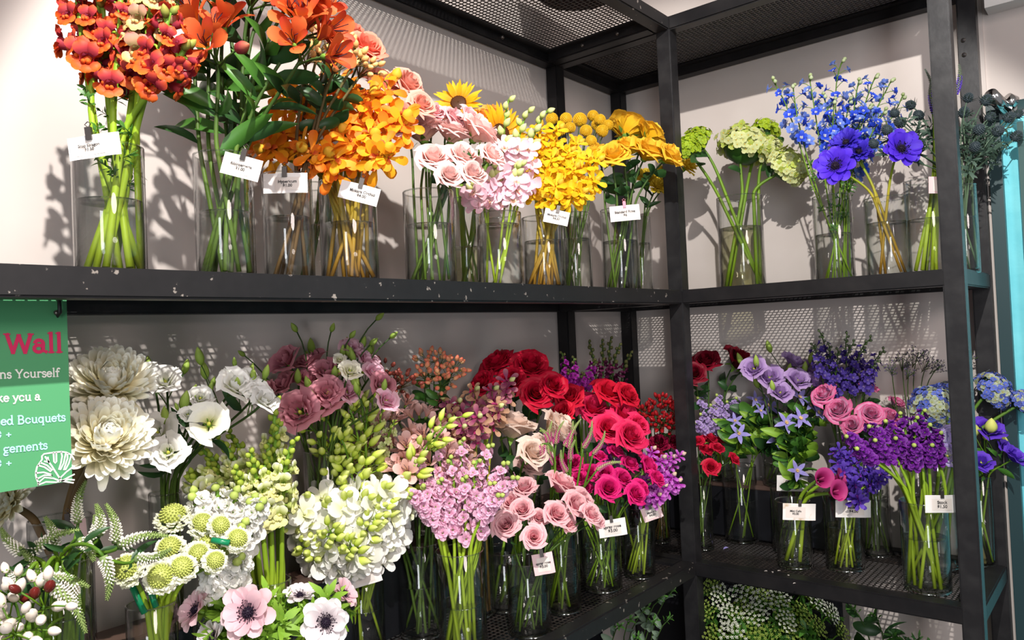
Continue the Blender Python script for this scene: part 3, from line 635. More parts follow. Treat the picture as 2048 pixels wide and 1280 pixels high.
def bunch(vk, name, desc, group, heads, kind='head', cat='flower', size=.03, lm=None, stem=STEM, sr=.0022, up=.8, lat=.9, face=.45, dk=.05, leaves=None, L=.15, fs=.025, n=12, bs=.8, bped=.35, bout=.6, buds=None, bq=.75,
          nbud=3, ped=.5, spread=0, part='bloom', fpart='floret', seed=0, d0=0.0, jit=.012, calyx=None, bead=None, fdir=.35, fs_tip=.55):
    v = VASE[vk]; rng = np.random.default_rng(hash_s(vk+name)+seed); c = v['c']; rim = c+np.array([0, 0, v['h']])
    ys = np.array([h[1] for h in heads]); ym, yr = ys.mean(), max(25, ys.std()*1.6); out = []
    for h in heads:
        px, py = h[0], h[1]; hs = h[2] if len(h) > 2 and kind not in ('bead', 'spike', 'spray') else None
        d = d0+dk*np.clip((py-ym)/yr, -1.3, 1.3)+rng.normal(0, jit)
        if len(h) > 3 and kind != 'bead': d = h[3]
        tip = on_front(px, py, rim, d)
        sz = size if hs is None else hs*((tip-CAM)@FW)/F_PX
        if kind == 'head' and name == 'rose': sz *= 1.12
        mg = .02+(.75*sz if kind in ('head', 'umbel') else .02); rv = nrm(CAM-tip)
        for _ in range(60):
            if tip[0] >= mg and tip[1] <= -mg: break
            tip = tip+rv*.008
        off = (tip-rim)*np.array([1, 1, 0]); lo = np.linalg.norm(off); ld = off/max(lo, 1e-6)
        ax = nrm(np.array([0, 0, up])+ld*lat*min(1, lo/.1)-FH*face+rng.normal(0, .1, 3))
        if kind == 'bead':
            b = on_front(h[2], h[3], rim, d+.0); bl = np.linalg.norm(tip-b)
            for _ in range(60):
                if min(b[0], tip[0]) >= .02 and max(b[1], tip[1]) <= -.02: break
                b = b+rv*.008; tip = tip+rv*.008
            end, ax = b, nrm(nrm(tip-b)+np.array([0, 0, .9]))
            off = (end-rim)*np.array([1, 1, 0]); lo = np.linalg.norm(off); ld = off/max(lo, 1e-6)
        else: end = tip
        j = rng.normal(0, .25, 2)*v['r']; P1 = rim+ld*min(v['r']*.72, lo*.55)+np.array([j[0], j[1], 0])*.6
        q = P1-rim; ql = np.linalg.norm(q[:2]); P1 = rim+q*min(1, .86*v['r']/max(ql, 1e-6))
        j = rng.normal(0, .5, 2)*v['r']; q = -ld*v['r']*.35*rng.uniform(0, 1)+np.array([j[0], j[1], 0]); ql = np.linalg.norm(q[:2])
        P0 = c+q*min(1, .8*v['r']/max(ql, 1e-6))+np.array([0, 0, .013])
        if end[2] < rim[2]+.01:                           # a head that hangs below the rim arches over it
            P1 = rim+ld*v['r']*.8+np.array([0, 0, .004])
        C = curve(P0, P1, end, ax); root = empty(name, P0); X = C-P0; sm = M(); sm.tube(X, np.linspace(sr*1.15, sr*.8, len(X)), 0, 6); out.append((root, px))
        ez = np.array([0, 0, 1.0])
        if kind == 'head':
            hl = lm[rng.integers(len(lm))]; R = frame(ax, rng.normal(0, 1, 3)); link(part, hl, root, X[-1], R, sz)
        elif kind == 'umbel':
            for k in range(n):
                a = k*2.399+rng.uniform(0, .5); fr = frame(ax); q = (k+.5)/n; dv = nrm(ax*(1-.75*q*spread)+(math.cos(a)*fr[:, 0]+math.sin(a)*fr[:, 1])*spread*math.sqrt(q)*1.1+rng.normal(0, .08, 3)-FH*.15)
                e = X[-1]+dv*sz*ped*rng.uniform(.75, 1.15); b = X[-1]-ax*sz*.25*rng.uniform(0, 1)
                sm.tube([b, (b+e)/2+ax*sz*.06, e], sr*.5, 0, 4); bd = buds is not None and k >= n-nbud; fl = (buds if bd else lm)[rng.integers(len(buds if bd else lm))]; link('bud' if bd else fpart, fl, root, e, frame(dv, rng.normal(0, 1, 3)), fs*rng.uniform(.85, 1.15)*(.62 if bd else 1))
        elif kind in ('spike', 'spray'):
            Ls = L*rng.uniform(.9, 1.1) if len(h) < 3 else h[2]*((tip-CAM)@FW)/F_PX
            for k in range(n):
                q = (k+.5)/n; dd = Ls*(1-q); p, tg = along(X, dd); fr = frame(tg, (.2, .3, .1)); a = k*2.399+rng.uniform(-.3, .3)
                rd = math.cos(a)*fr[:, 0]+math.sin(a)*fr[:, 1]
                if kind == 'spray': rd = nrm(rd-FH*fdir*1.2)
                dv = nrm(rd+tg*(.35+.8*q*q)-FH*fdir*.5+rng.normal(0, .14, 3)); sc = fs*(1-(1-fs_tip)*q)*rng.uniform(.88, 1.12)
                if buds is not None and q > bq:
                    e = p+dv*fs*bped*ped; sm.tube([p, e], sr*.45, 0, 4); link('bud', buds[rng.integers(len(buds))], root, e, frame(nrm(dv+tg*bout)), fs*bs*(1.25-.6*q))
                else:
                    e = p+dv*fs*ped; sm.tube([p, p+dv*fs*ped*.6+tg*fs*.08, e], sr*.45, 0, 4); link(fpart, lm[rng.integers(len(lm))], root, e, frame(dv, tg), sc)
        elif kind == 'bead':
            s = np.linspace(0, 1, 10)[:, None]; bend = nrm(np.cross(tip-b, FH))*bl*.1*rng.choice([-1, 1]); Q = (1-s)*b+s*tip+np.sin(s*math.pi)*bend-P0
            hm = spike_core(rng, Q, bl, size, None, n=int(90+bl*900)); link(part, hm.mesh('flower_spike', bead), root)
        elif kind == 'filler':
            link(part, lm[rng.integers(len(lm))], root, X[-1]-ax*sz*.8, frame(ax, rng.normal(0, 1, 3)), sz)
        if leaves:
            nl, lk, ll, span = leaves
            seg = np.linalg.norm(end-P1)
            for k in range(nl):
                p, tg = along(X, (L*.9 if kind in ('spike', 'spray') else sz*.8)+seg*span*rng.uniform(.02, .8)); fr = frame(tg, (.1, .3, .2)); a = rng.uniform(0, 6.28)
                dv = math.cos(a)*fr[:, 0]+math.sin(a)*fr[:, 1]-FH*.3
                link('leaf', lk[rng.integers(len(lk))], root, p, frame(nrm(tg*.6+dv), dv), ll*rng.uniform(.7, 1.2))
        if buds is not None and kind in ('head',):
            for k in range(nbud):
                p, tg = along(X, sz*rng.uniform(.8, 2.2)); fr = frame(tg, (.2, .1, .3)); a = rng.uniform(0, 6.28); dv = nrm(math.cos(a)*fr[:, 0]+math.sin(a)*fr[:, 1]+ez*1.6)
                e = p+dv*sz*rng.uniform(1.2, 2.3); sm.tube([p, p+dv*sz*.6+ez*sz*.1, e], sr*.5, 0, 4); link('bud', buds[rng.integers(len(buds))], root, e, frame(nrm(dv+ez)), sz*.95)
        link('stem', sm.mesh('stem', [stem]), root)
    out.sort(key=lambda t: t[1])
    for k, (root, _) in enumerate(out): thing(root, ordlabel(desc, k, len(out)), cat, group)
    return [r for r, _ in out]

def leafset(key, mat, **k): return lib('leaf:'+key, lambda r: leaf_mesh(r, **k), [mat], 2)
LF = leafset('oval', LEAF, Wd=.5, pf=prof(.6, .6)); LFD = leafset('oval dark', LEAF_D, Wd=.5, pf=prof(.6, .6)); LFL = leafset('lance', LEAF, Wd=.26); LFLD = leafset('lance dark', LEAF_D, Wd=.26); LFY = leafset('fresh', LEAF_Y, Wd=.4)
SPR = lib('leaf:sprig', sprig_mesh, [LEAF], 2)
CAL = pm('calyx_green', (96, 136, 50), (120, 160, 60), transl=.1)
YEL = pm('pollen_yellow', (226, 176, 44), transl=0); INKD = pm('anther_dark', (34, 22, 40), transl=0)
def roses(key, *c, openness=1.0, **k): return lib('bloom:'+key, lambda r: rose_head(r, openness), [pm(key, *c, **k), CAL], 3)
def lis(key, *c, dbl=True, ruf=.05): return lib('bloom:'+key, lambda r: lisianthus_head(r, ruf, dbl), [pm(key, *c), pm('lisianthus_eye', (170, 180, 60), (210, 210, 90), transl=.1), CAL], 3)
LBUD = BUD('lisianthus', pm('lisianthus_bud', (128, 158, 58), (176, 200, 96), transl=.2), 2, .22)
# ------------------------------------------------------------------ upper shelf, left wall
vase('snap', 220, 132, 296, 405, 'tall clear glass vase of orange snapdragons at the far left of the upper shelf', x=.305, mid=430)
vase('alst', 450, 113, 313, 428, 'glass vase holding the tall orange alstroemeria on the upper shelf', x=.315, mid=440)
vase('hyp', 577, 98, 352, 438, 'glass vase with brown hypericum stems beside the orange orchids', x=.30, mid=460)
vase('mok', 698, 113, 366, 450, 'glass vase below the orange orchids on the upper shelf', x=.315, mid=460)
vase('coral', 628, 88, 372, 455, 'glass vase of coral roses behind the orange orchids', x=.13, mid=470)
vase('pink', 860, 102, 385, 452, 'glass vase of pale pink roses with bright green stems on the upper shelf', x=.315, mid=480)
vase('sun', 933, 72, 400, 497, 'glass vase of sunflowers standing between the pink rose vase and the pink orchid vase', x=.17, mid=480, murky=True)
vase('dend', 999, 92, 428, 452, 'glass vase below the pale pink orchids on the upper shelf', x=.325, mid=500)
vase('ymok', 1088, 84, 436, 484, 'glass vase below the yellow orchids on the upper shelf', x=.325, mid=510)
vase('crasp', 1150, 66, 428, 480, 'glass vase packed with thin dark green stems of yellow billy balls', x=.22, mid=500)
vase('yrose', 1241, 74, 420, 484, 'glass vase of yellow roses nearest the front corner post on the upper shelf', x=.315, mid=500)
vase('ycarn', 1283, 42, 436, 488, 'narrow glass vase of yellow carnations behind the yellow roses', x=.20, mid=510)

SNAP_M = [pm('snapdragon_petal', (130, 40, 66), (186, 58, 62), (226, 92, 44)), pm('snapdragon_palate', (196, 52, 44), (222, 84, 36), (232, 116, 40), transl=.2), CAL]
SNAP_G = [pm('snapdragon_pale_petal', (150, 150, 84), (190, 150, 120), (206, 130, 120)), pm('snapdragon_pale_palate', (214, 150, 120), (226, 200, 120), transl=.1), CAL]
SN = lib('floret:orange snapdragon', snap_floret, SNAP_M, 3); SNG = lib('floret:pale snapdragon', snap_floret, SNAP_G, 2)
SNB = BUD('snap', pm('snapdragon_bud', (110, 130, 56), (160, 150, 70), transl=.1), 2, .3)
bunch('snap', 'snapdragon', 'orange and magenta snapdragon in the far left vase', 'orange snapdragons', [(148, -75, 215), (190, -95, 250), (232, -65, 275), (268, -90, 250), (338, 25, 160), (372, 95, 110), (205, 0, 190), (300, -20, 200)], 'spike', fs=.030, n=15, lm=SN, buds=SNB, bq=.86, stem=STEM_L, sr=.0042, ped=.35, leaves=(3, SPR, .03, .8), dk=.02, face=.05, lat=.4)
bunch('snap', 'snapdragon', 'pale buff and green snapdragon among the orange ones', 'buff snapdragons', [(318, -50, 180), (340, -85, 200)], 'spike', fs=.028, n=14, lm=SNG, buds=SNB, bq=.7, stem=STEM_L, sr=.0042, ped=.35, dk=.02, face=.05, lat=.4, seed=3)
ALO = lib('floret:orange alstroemeria', alstro_floret, [pm('alstro_orange', (150, 44, 40), (206, 84, 40), (226, 108, 56)), pm('alstro_orange_inner', (226, 150, 40), (214, 96, 40), (196, 60, 44)), INKD, CAL], 3)
ALB = BUD('alstro', pm('alstro_bud', (170, 60, 50), (140, 50, 60), (190, 110, 80), transl=.2), 2, .3)
bunch('alst', 'alstroemeria', 'orange alstroemeria with dark leafy stem', 'orange alstroemeria', [(352, 5), (388, -20), (424, 8), (462, -15), (500, 12), (538, -8), (572, 18), (440, -48), (520, -42), (598, 74), (432, 120), (600, 122)], 'umbel', size=.05, fs=.040, n=6, nbud=1, buds=ALB, ped=.8, spread=.9, lm=ALO, stem=STEM_D, sr=.0030, leaves=(5, LFLD+LFL, .085, .95), dk=.045, face=.2)
BER_P = lib('berry:peach', berry_mesh, [pm('berry_peach', (232, 172, 104), (246, 196, 128), transl=.1, rough=.3), CAL], 2)
bunch('hyp', 'hypericum', 'peach berried hypericum sprig behind the orange orchids', 'peach hypericum berries', [(612, 128), (636, 104), (660, 92), (684, 116), (706, 132), (722, 148), (668, 140)], 'umbel', size=.04, fs=.011, n=9, ped=.7, spread=1.0, lm=BER_P, fpart='berry', stem=STEM_B, sr=.0026, leaves=(3, LFD, .042, .5), cat='berry branch', dk=.02, d0=-.02)
CORAL = roses('coral_rose', (236, 130, 104), (240, 124, 108), (246, 158, 132)); PEACH = roses('peach_rose', (246, 176, 140), (244, 160, 138), (248, 188, 170))
bunch('coral', 'rose', 'coral rose at the top behind the orange orchids', 'coral roses', [(662, 88, 38), (724, 112, 38), (700, 82, 30)], lm=CORAL, stem=STEM_D, leaves=(2, LFD, .05, .4), d0=.03)
bunch('coral', 'rose', 'peach rose behind the right side of the orange orchids', 'peach roses', [(758, 182, 36), (806, 180, 34), (770, 232, 34), (836, 218, 28), (796, 236, 30)], lm=PEACH, stem=STEM_D, leaves=(1, LFD, .05, .4), d0=.05, face=.8, up=.6, seed=5)
MKO = lib('floret:orange mokara', mokara_floret, [pm('mokara_orange', (236, 150, 34), (240, 136, 26), (232, 112, 22)), pm('mokara_lip', (190, 40, 50), (230, 120, 40), transl=.1)], 4)
MKY_ = pm('mokara_gold', (246, 190, 40), (246, 172, 30), (240, 150, 28))
MKO2 = lib('floret:gold mokara', mokara_floret, [MKY_, pm('mokara_lip', (190, 40, 50))], 3)
MOB = BUD('mokara', pm('mokara_bud', (220, 190, 60), (240, 176, 50), transl=.2), 2, .42)
bunch('mok', 'orchid_spray', 'spray of orange mokara orchids with yellow buds', 'orange orchid sprays', [(556, 190, 70), (594, 172, 70), (664, 138, 90), (706, 182, 80), (748, 190, 80), (794, 158, 110), (812, 236, 60), (534, 262, 60), (530, 300, 50), (640, 225, 80), (690, 265, 80), (750, 270, 80), (612, 300, 60), (664, 308, 60), (776, 300, 50), (572, 260, 80)], 'spray', fs=.038, n=6, ped=.45, lm=MKO+MKO2, buds=MOB, bq=.86, stem=STEM_O, sr=.003, dk=.055, face=.35, fdir=.9, d0=.015, fs_tip=.8)
PRO = roses('blush_garden_rose', (250, 206, 176), (248, 200, 190), (252, 218, 214)); PRO2 = roses('pink_garden_rose', (246, 150, 150), (246, 176, 182), (250, 204, 206))
bunch('pink', 'rose', 'blush pink rose in the vase beside the orange orchids', 'blush roses', [(848, 282, 46), (902, 284, 36), (946, 280, 42), (920, 332, 36), (866, 330, 34), (896, 362, 28), (940, 358, 28), (975, 322, 28)], lm=PRO, stem=STEM_D, leaves=(1, LFD, .04, .4), d0=.01, face=.55)
bunch('pink', 'rose', 'small rosy pink rose at the back of the blush bunch', 'rosy pink roses', [(812, 262, 30), (866, 238, 26), (900, 246, 26), (836, 246, 24), (930, 236, 20)], lm=PRO2, stem=STEM_D, d0=-.02, face=.8, up=.5, seed=2)
SUNF = lib('bloom:sunflower', sunflower_head, [pm('sunflower_ray', (226, 140, 20), (246, 180, 28), (250, 192, 40)), pm('sunflower_disc', (70, 40, 22), transl=0), pm('sunflower_disc_centre', (112, 74, 36), transl=0), LEAF], 2)
bunch('sun', 'sunflower', 'yellow sunflower with a dark brown disc', 'sunflowers', [(917, 206, 50, .03), (1002, 266, 60, .03)], lm=SUNF, stem=STEM, sr=.0055, up=.25, face=.9, d0=.0, leaves=(1, LF, .06, .5))
ORS = roses('orange_spray_rose', (240, 160, 50), (246, 172, 70), (250, 190, 100))
bunch('sun', 'rose', 'small golden orange rose below the upper sunflower', 'golden spray roses', [(884, 226, 22), (906, 244, 20), (966, 246, 26), (984, 236, 22)], lm=ORS, stem=STEM, d0=-.01, seed=4)
DNP = lib('floret:pink dendrobium', dendro_floret, [pm('dendro_blush', (250, 236, 228), (248, 214, 222), (244, 190, 208)), pm('dendro_blush_lip', (226, 206, 130), (240, 180, 200), transl=.1)], 3)
GBUD = BUD('green orchid', pm('orchid_green_bud', (176, 196, 92), (212, 222, 140), (226, 228, 170), transl=.2), 3, .34, .25)
bunch('dend', 'orchid_spray', 'blush pink dendrobium spray with pale green buds', 'blush orchid sprays', [(1018, 198, 200), (1058, 222, 170), (1096, 220, 180), (990, 330, 90), (1040, 330, 80), (936, 356, 70)], 'spray', fs=.030, n=12, ped=.45, lm=DNP, buds=GBUD, bq=.5, stem=STEM_L, sr=.0022, dk=.03, face=.1, fdir=.7, d0=.02, fs_tip=.9)
MKY = lib('floret:yellow mokara', mokara_floret, [pm('mokara_yellow', (250, 210, 40), (248, 200, 30), (240, 180, 26)), pm('mokara_yellow_lip', (214, 150, 30), transl=.1)], 4)
bunch('ymok', 'orchid_spray', 'spray of yellow mokara orchids', 'yellow orchid sprays', [(1076, 252, 70), (1118, 256, 70), (1156, 285, 70), (1196, 318, 60), (1060, 310, 60), (1106, 310, 70), (1150, 336, 60), (1188, 362, 40), (1066, 362, 50), (1116, 368, 60), (1086, 285, 80), (1164, 384, 40), (1140, 300, 80)], 'spray', fs=.031, n=7, ped=.45, lm=MKY, buds=MOB, bq=.9, stem=STEM_O, sr=.003, dk=.05, face=.3, fdir=.9, d0=.01, fs_tip=.8)
CRP = lib('bloom:craspedia', craspedia_head, [pm('craspedia_gold', (206, 160, 28), (224, 178, 40), transl=0)], 2)
bunch('crasp', 'billy_ball', 'round golden billy ball on a bare stem', 'billy balls', [(1104, 238, 13), (1132, 238, 13), (1160, 240, 15), (1186, 232, 12), (1200, 240, 12), (1196, 250, 14), (1140, 256, 12), (1172, 262, 13), (1204, 262, 13), (1120, 262, 12), (1182, 282, 12), (1150, 284, 12), (1216, 250, 11)], lm=CRP, stem=STEM_D, sr=.0016, up=1.2, face=.1, dk=.03)
YRO = roses('yellow_rose', (236, 176, 20), (248, 200, 40), (250, 206, 70))
bunch('yrose', 'rose', 'yellow rose in the vase by the corner post', 'yellow roses', [(1252, 272, 40), (1292, 280, 32), (1288, 318, 36), (1328, 322, 30), (1226, 328, 34), (1196, 318, 26), (1252, 310, 30)], lm=YRO, stem=STEM_D, sr=.0026, leaves=(4, LFD, .05, .8), face=.25, d0=.01)
YCA = lib('bloom:yellow carnation', carnation_head, [pm('yellow_carnation', (220, 180, 20), (240, 206, 40), (248, 222, 80)), CAL], 2)
bunch('ycarn', 'carnation', 'ruffled yellow carnation behind the yellow roses', 'yellow carnations', [(1296, 366, 28), (1326, 356, 26), (1368, 338, 24), (1312, 378, 20)], lm=YCA, stem=STEM_D, leaves=(3, LFLD, .05, .7))

# ------------------------------------------------------------------ upper shelf, back wall
vase('hydr', 1482, 88, 395, 457, 'glass vase of green hydrangeas just right of the corner post', y=-.20, mid=480, murky=True)
vase('delph', 1667, 74, 393, 470, 'glass vase of blue delphiniums on the upper shelf', y=-.24, mid=470)
vase('anem', 1775, 82, 397, 447, 'glass vase of purple anemones on the upper shelf', y=-.24, mid=470)
vase('lia', 1853, 76, 362, 440, 'glass vase of straight green stems behind the right front post', y=-.235, mid=450)
vase('thi', 1926, 54, 372, 436, 'glass vase of grey thistles right of the right front post', y=-.20, mid=450, x=None)
HYG = lib('flower_head:green hydrangea', hydrangea_head, [pm('hydrangea_cream', (206, 214, 140), (226, 228, 170)), pm('hydrangea_lime', (176, 196, 84), (204, 214, 110)), YEL, LEAF], 2)
HYL = lib('flower_head:lime hydrangea', hydrangea_head, [pm('hydrangea_lime2', (150, 184, 36), (186, 208, 50)), pm('hydrangea_lime3', (140, 170, 40), (170, 196, 60)), YEL, LEAF], 2)
bunch('hydr', 'hydrangea', 'cream and green hydrangea head above the murky vase', 'cream hydrangeas', [(1486, 298, 58), (1572, 336, 46), (1538, 300, 34)], lm=HYG, part='flower_head', stem=STEM, sr=.0042, face=.3, d0=.01, leaves=(1, LFD, .05, .3))
bunch('hydr', 'hydrangea', 'lime green hydrangea head in the murky vase', 'lime hydrangeas', [(1394, 286, 36), (1530, 266, 32), (1372, 300, 30)], lm=HYL, part='flower_head', stem=STEM, sr=.0042, face=.3, d0=-.03, seed=2, leaves=(1, LFD, .07, .3))
DEL = lib('floret:blue delphinium', delph_floret, [pm('delphinium_blue', (60, 70, 190), (44, 76, 214), (70, 104, 226)), pm('delphinium_bee', (226, 226, 210))], 3)
DEL2 = lib('floret:pale delphinium', delph_floret, [pm('delphinium_pale', (150, 160, 214), (104, 130, 214), (120, 150, 226)), pm('delphinium_bee', (226, 226, 210))], 3)
DELB = BUD('delph', pm('delphinium_bud', (170, 186, 120), (190, 200, 170), transl=.2), 2, .42)
bunch('delph', 'delphinium', 'blue delphinium spire on a thin green stem', 'blue delphiniums', [(1545, 160), (1586, 170), (1618, 152), (1646, 190), (1686, 118), (1718, 160), (1752, 150), (1784, 158), (1806, 190), (1668, 200), (1700, 200), (1740, 210), (1770, 220)], 'spike', L=.17, fs=.020, n=15, ped=1.1, lm=DEL+DEL2, buds=DELB, bq=.84, stem=STEM, sr=.0018, leaves=(3, SPR, .03, .9), dk=.03, lat=.35, face=.05, fdir=.25)
ANP = lib('bloom:purple anemone', anemone_head, [pm('anemone_purple', (70, 50, 190), (84, 44, 214), (98, 60, 226)), INKD, LEAF_Y], 2)
ANP2 = lib('bloom:double purple anemone', lambda r: anemone_head(r, 9, True), [pm('anemone_indigo', (50, 36, 150), (66, 46, 190), (80, 60, 214)), INKD, LEAF_Y], 2)
bunch('anem', 'anemone', 'violet anemone with a dark centre', 'violet anemones', [(1672, 334, 40, .05), (1800, 300, 38, .08)], lm=ANP, stem=STEM_O, sr=.003, face=.9, up=.5, d0=.03, dk=.0)
bunch('anem', 'anemone', 'shaggy double indigo anemone', 'indigo anemones', [(1694, 288, 32), (1718, 306, 30)], lm=ANP2, stem=STEM_O, sr=.003, face=.8, up=.5, d0=.0, seed=1, dk=0)
VPU = [pm('veronica_purple', (70, 44, 160), (96, 60, 190), transl=0), pm('veronica_tip', (110, 124, 70), (80, 90, 90), transl=0)]
bunch('lia', 'veronica', 'purple veronica spike on a straight green stem', 'purple veronica', [(1850, 138, 1866, 225), (1874, 130, 1868, 215), (1894, 150, 1880, 230), (1918, 128, 1908, 190), (1886, 120, 1890, 220), (1862, 160, 1876, 235)], 'bead', size=.0085, bead=VPU, part='flower_spike', stem=STEM_L, sr=.004, lat=.1, dk=.0, d0=.01, jit=.02)
SPRG = lib('leaf:grey sprig', sprig_mesh, [pm('thistle_leaf', (60, 80, 68), (74, 96, 82), transl=.1)], 2)
THI = lib('bloom:thistle', thistle_head, [pm('thistle_cone', (48, 58, 62), (64, 76, 82), transl=0), pm('thistle_bract', (64, 80, 70), (54, 70, 66), transl=0)], 3)
bunch('thi', 'sea_holly', 'grey blue sea holly thistle', 'sea holly', [(1752, 292, 17), (1778, 266, 17), (1806, 250, 18), (1826, 214, 17), (1842, 236, 17), (1794, 230, 16), (1812, 286, 17), (1934, 202, 17), (1926, 232, 18), (1968, 206, 19), (1976, 238, 18), (2012, 240, 18), (1954, 266, 18), (1990, 268, 18), (2028, 278, 18), (1946, 300, 17), (2034, 232, 16)], lm=THI, part='thistle_head', stem=pm('thistle_stem', (88, 112, 78), (80, 100, 84), transl=0), sr=.0018, face=.2, leaves=(4, SPRG, .045, .7), dk=.05, jit=.03, d0=-.01)
# ------------------------------------------------------------------ lower shelf, left wall
ZR = -0.42+0.0005
vase('mum', 122, 116, 1036, 1120, 'glass vase of white chrysanthemums behind the hanging sign', shelf='L', x=.075, zbase=ZR, mid=1080)
vase('wlis', 332, 62, 985, 1060, 'glass vase of white lisianthus on the left step', shelf='L', x=.075, zbase=ZR, mid=1040)
vase('wver', 120, 118, 1120, 1230, 'glass vase of white veronica at the bottom left', shelf='L', x=.23, mid=1190)
vase('whyp', 40, 80, 1300, 1400, 'glass vase of white berries in the bottom left corner', shelf='L', x=.30, mid=1330, h=.16)
vase('scab', 305, 96, 1205, 1290, 'glass vase of scabiosa in the lower left foreground', shelf='L', x=.22, mid=1260)
vase('wstk', 440, 100, 1190, 1300, 'glass vase of white stock beside the scabiosa', shelf='L', x=.22, mid=1250, h=.2)
vase('wsnp', 545, 74, 1160, 1240, 'glass vase of pale green snapdragons behind the white orchids', shelf='L', x=.17, mid=1200)
vase('wden', 722, 84, 1150, 1215, 'glass vase of white and green orchids beside the dark gap', shelf='L', base=1318)
vase('wane', 560, 100, 1290, 1370, 'glass vase of pale anemones at the bottom edge', shelf='L', x=.30, mid=1330, h=.15)
vase('plis', 650, 80, 900, 980, 'glass vase of mauve pink lisianthus at the back of the left step', shelf='L', x=.072, zbase=ZR, mid=980)
vase('dhyp', 758, 60, 950, 1020, 'slim glass vase of dark berried hypericum on the left step', shelf='L', x=.072, zbase=ZR, mid=1000)
vase('lark', 745, 60, 990, 1060, 'slim glass vase of pale larkspur on the left step', shelf='L', x=.082, zbase=ZR, mid=1040)
vase('phyp', 858, 60, 960, 1020, 'glass vase of coral berried hypericum at the back wall', shelf='L', x=.078, zbase=ZR, mid=1000)
vase('palst', 840, 96, 1082, 1165, 'dark glass vase of blush alstroemeria left of the pink stock vase', shelf='L', base=1285)
vase('vanda', 945, 80, 985, 1060, 'glass vase of mauve orchids behind the blush roses', shelf='L', x=.16, mid=1060)
vase('rred', 1048, 70, 925, 990, 'glass vase of crimson roses at the back left of the post', shelf='L', x=.12, mid=1000)
vase('crose', 1013, 94, 1098, 1110, 'glass vase of large blush roses behind the pink spray roses', shelf='L', base=1230)
vase('pstk', 925, 98, 1100, 1205, 'tall glass vase of pink stock at the bottom centre', shelf='L', base=1335)
vase('pver', 1130, 72, 1045, 1105, 'glass vase of pink veronica with olive stems', shelf='L', base=1234, murky=True)
vase('pspr', 1062, 86, 1120, 1180, 'small glass vase of pink spray roses with a pink card', shelf='L', base=1282)
vase('hspr', 1210, 80, 1052, 1092, 'glass vase of hot pink spray roses near the shelf edge', shelf='L', base=1190)
vase('hrose', 1185, 70, 960, 1030, 'glass vase of large hot pink roses behind the pink veronica', shelf='L', x=.20, mid=1040)
vase('mstk', 1160, 62, 900, 950, 'glass vase of magenta stock in the inner corner', shelf='L', x=.13, mid=960)
vase('dsnp', 1222, 60, 880, 940, 'glass vase of dark purple snapdragons in the inner corner', shelf='L', x=.12, mid=940)
vase('pmok', 1285, 64, 1012, 1062, 'glass vase of magenta orchids left of the corner post', shelf='L', base=1162)
vase('rhyp', 1328, 36, 985, 1020, 'narrow glass vase of red berried hypericum behind the corner post', shelf='L', base=1090, murky=True)

MUM = lib('bloom:white chrysanthemum', mum_head, [pm('mum_white', (250, 226, 110), (253, 244, 204), (254, 253, 244), transl=.18, var=.03), LEAF], 2)
bunch('mum', 'chrysanthemum', 'huge white chrysanthemum beside the sign', 'white chrysanthemums', [(222, 772, 86, .07), (212, 882, 92, .12), (150, 822, 74, .05), (10, 1006, 64, .06)], lm=MUM, stem=STEM_B, sr=.0055, up=.7, face=.4, jit=.0)
WLI = lis('white_lisianthus', (214, 220, 160), (250, 248, 240), (254, 252, 248)); WLO = lis('open_white_lisianthus', (200, 200, 90), (250, 246, 226), (252, 250, 240), dbl=False, ruf=.03)
bunch('wlis', 'lisianthus', 'white lisianthus with green buds', 'white lisianthus', [(332, 768, 34), (300, 750, 26), (318, 872, 46), (338, 908, 40), (466, 778, 40), (508, 792, 32), (524, 808, 32), (376, 832, 18), (400, 800, 26), (494, 760, 22)], lm=WLI, stem=STEM_D, sr=.0022, buds=LBUD, nbud=2, face=.5, leaves=(2, LFLD, .05, .8), d0=.07)
bunch('wlis', 'lisianthus', 'open white lisianthus showing its yellow throat', 'white lisianthus', [(418, 850, 44)], lm=WLO, stem=STEM_D, face=1.6, d0=.1, seed=1)
WVE = [pm('veronica_white', (236, 232, 214), (246, 240, 226), transl=0), pm('veronica_green_tip', (120, 140, 84), (140, 160, 90), transl=0)]
bunch('wver', 'veronica', 'curving white veronica spike with a green tip', 'white veronica', [(172, 962, 156, 1046), (90, 1034, 108, 1096), (2, 1056, 46, 1106), (158, 1060, 62, 1106), (192, 1008, 198, 1070), (212, 1008, 232, 1086), (336, 1072, 240, 1092), (342, 1098, 272, 1118), (188, 1122, 158, 1078), (214, 1200, 206, 1112), (172, 1266, 104, 1172), (178, 1174, 90, 1160), (40, 1094, 74, 1172), (130, 1122, 112, 1172), (12, 1136, 44, 1150), (160, 1210, 148, 1160), (190, 1030, 186, 1080)], 'bead', size=.0088, bead=WVE, part='flower_spike', stem=STEM, sr=.0026, lat=.8, dk=.05, d0=.03, leaves=(2, LFLD, .04, .5))
BER_W = lib('berry:white', berry_mesh, [pm('berry_white', (236, 220, 204), (246, 234, 222), transl=.1, rough=.3), LEAF_Y], 2); BER_R = lib('berry:dark', berry_mesh, [pm('berry_dark', (70, 20, 22), (110, 36, 30), transl=0, rough=.25), LEAF_Y], 1)
bunch('whyp', 'hypericum', 'white berried hypericum sprig in the bottom left corner', 'white hypericum berries', [(24, 1196), (62, 1222), (88, 1212), (10, 1238), (48, 1256), (28, 1268)], 'umbel', size=.05, fs=.0125, n=7, ped=.6, spread=1.0, lm=BER_W+BER_W+BER_R, fpart='berry', stem=STEM, sr=.002, leaves=(4, LFY, .03, .2), cat='berry branch', d0=.03, dk=.02)
SCA = lib('bloom:scabiosa', scabiosa_head, [pm('scabiosa_white', (226, 232, 170), (248, 246, 232)), pm('scabiosa_green', (158, 172, 66), (206, 212, 118), transl=.1), CAL], 3)
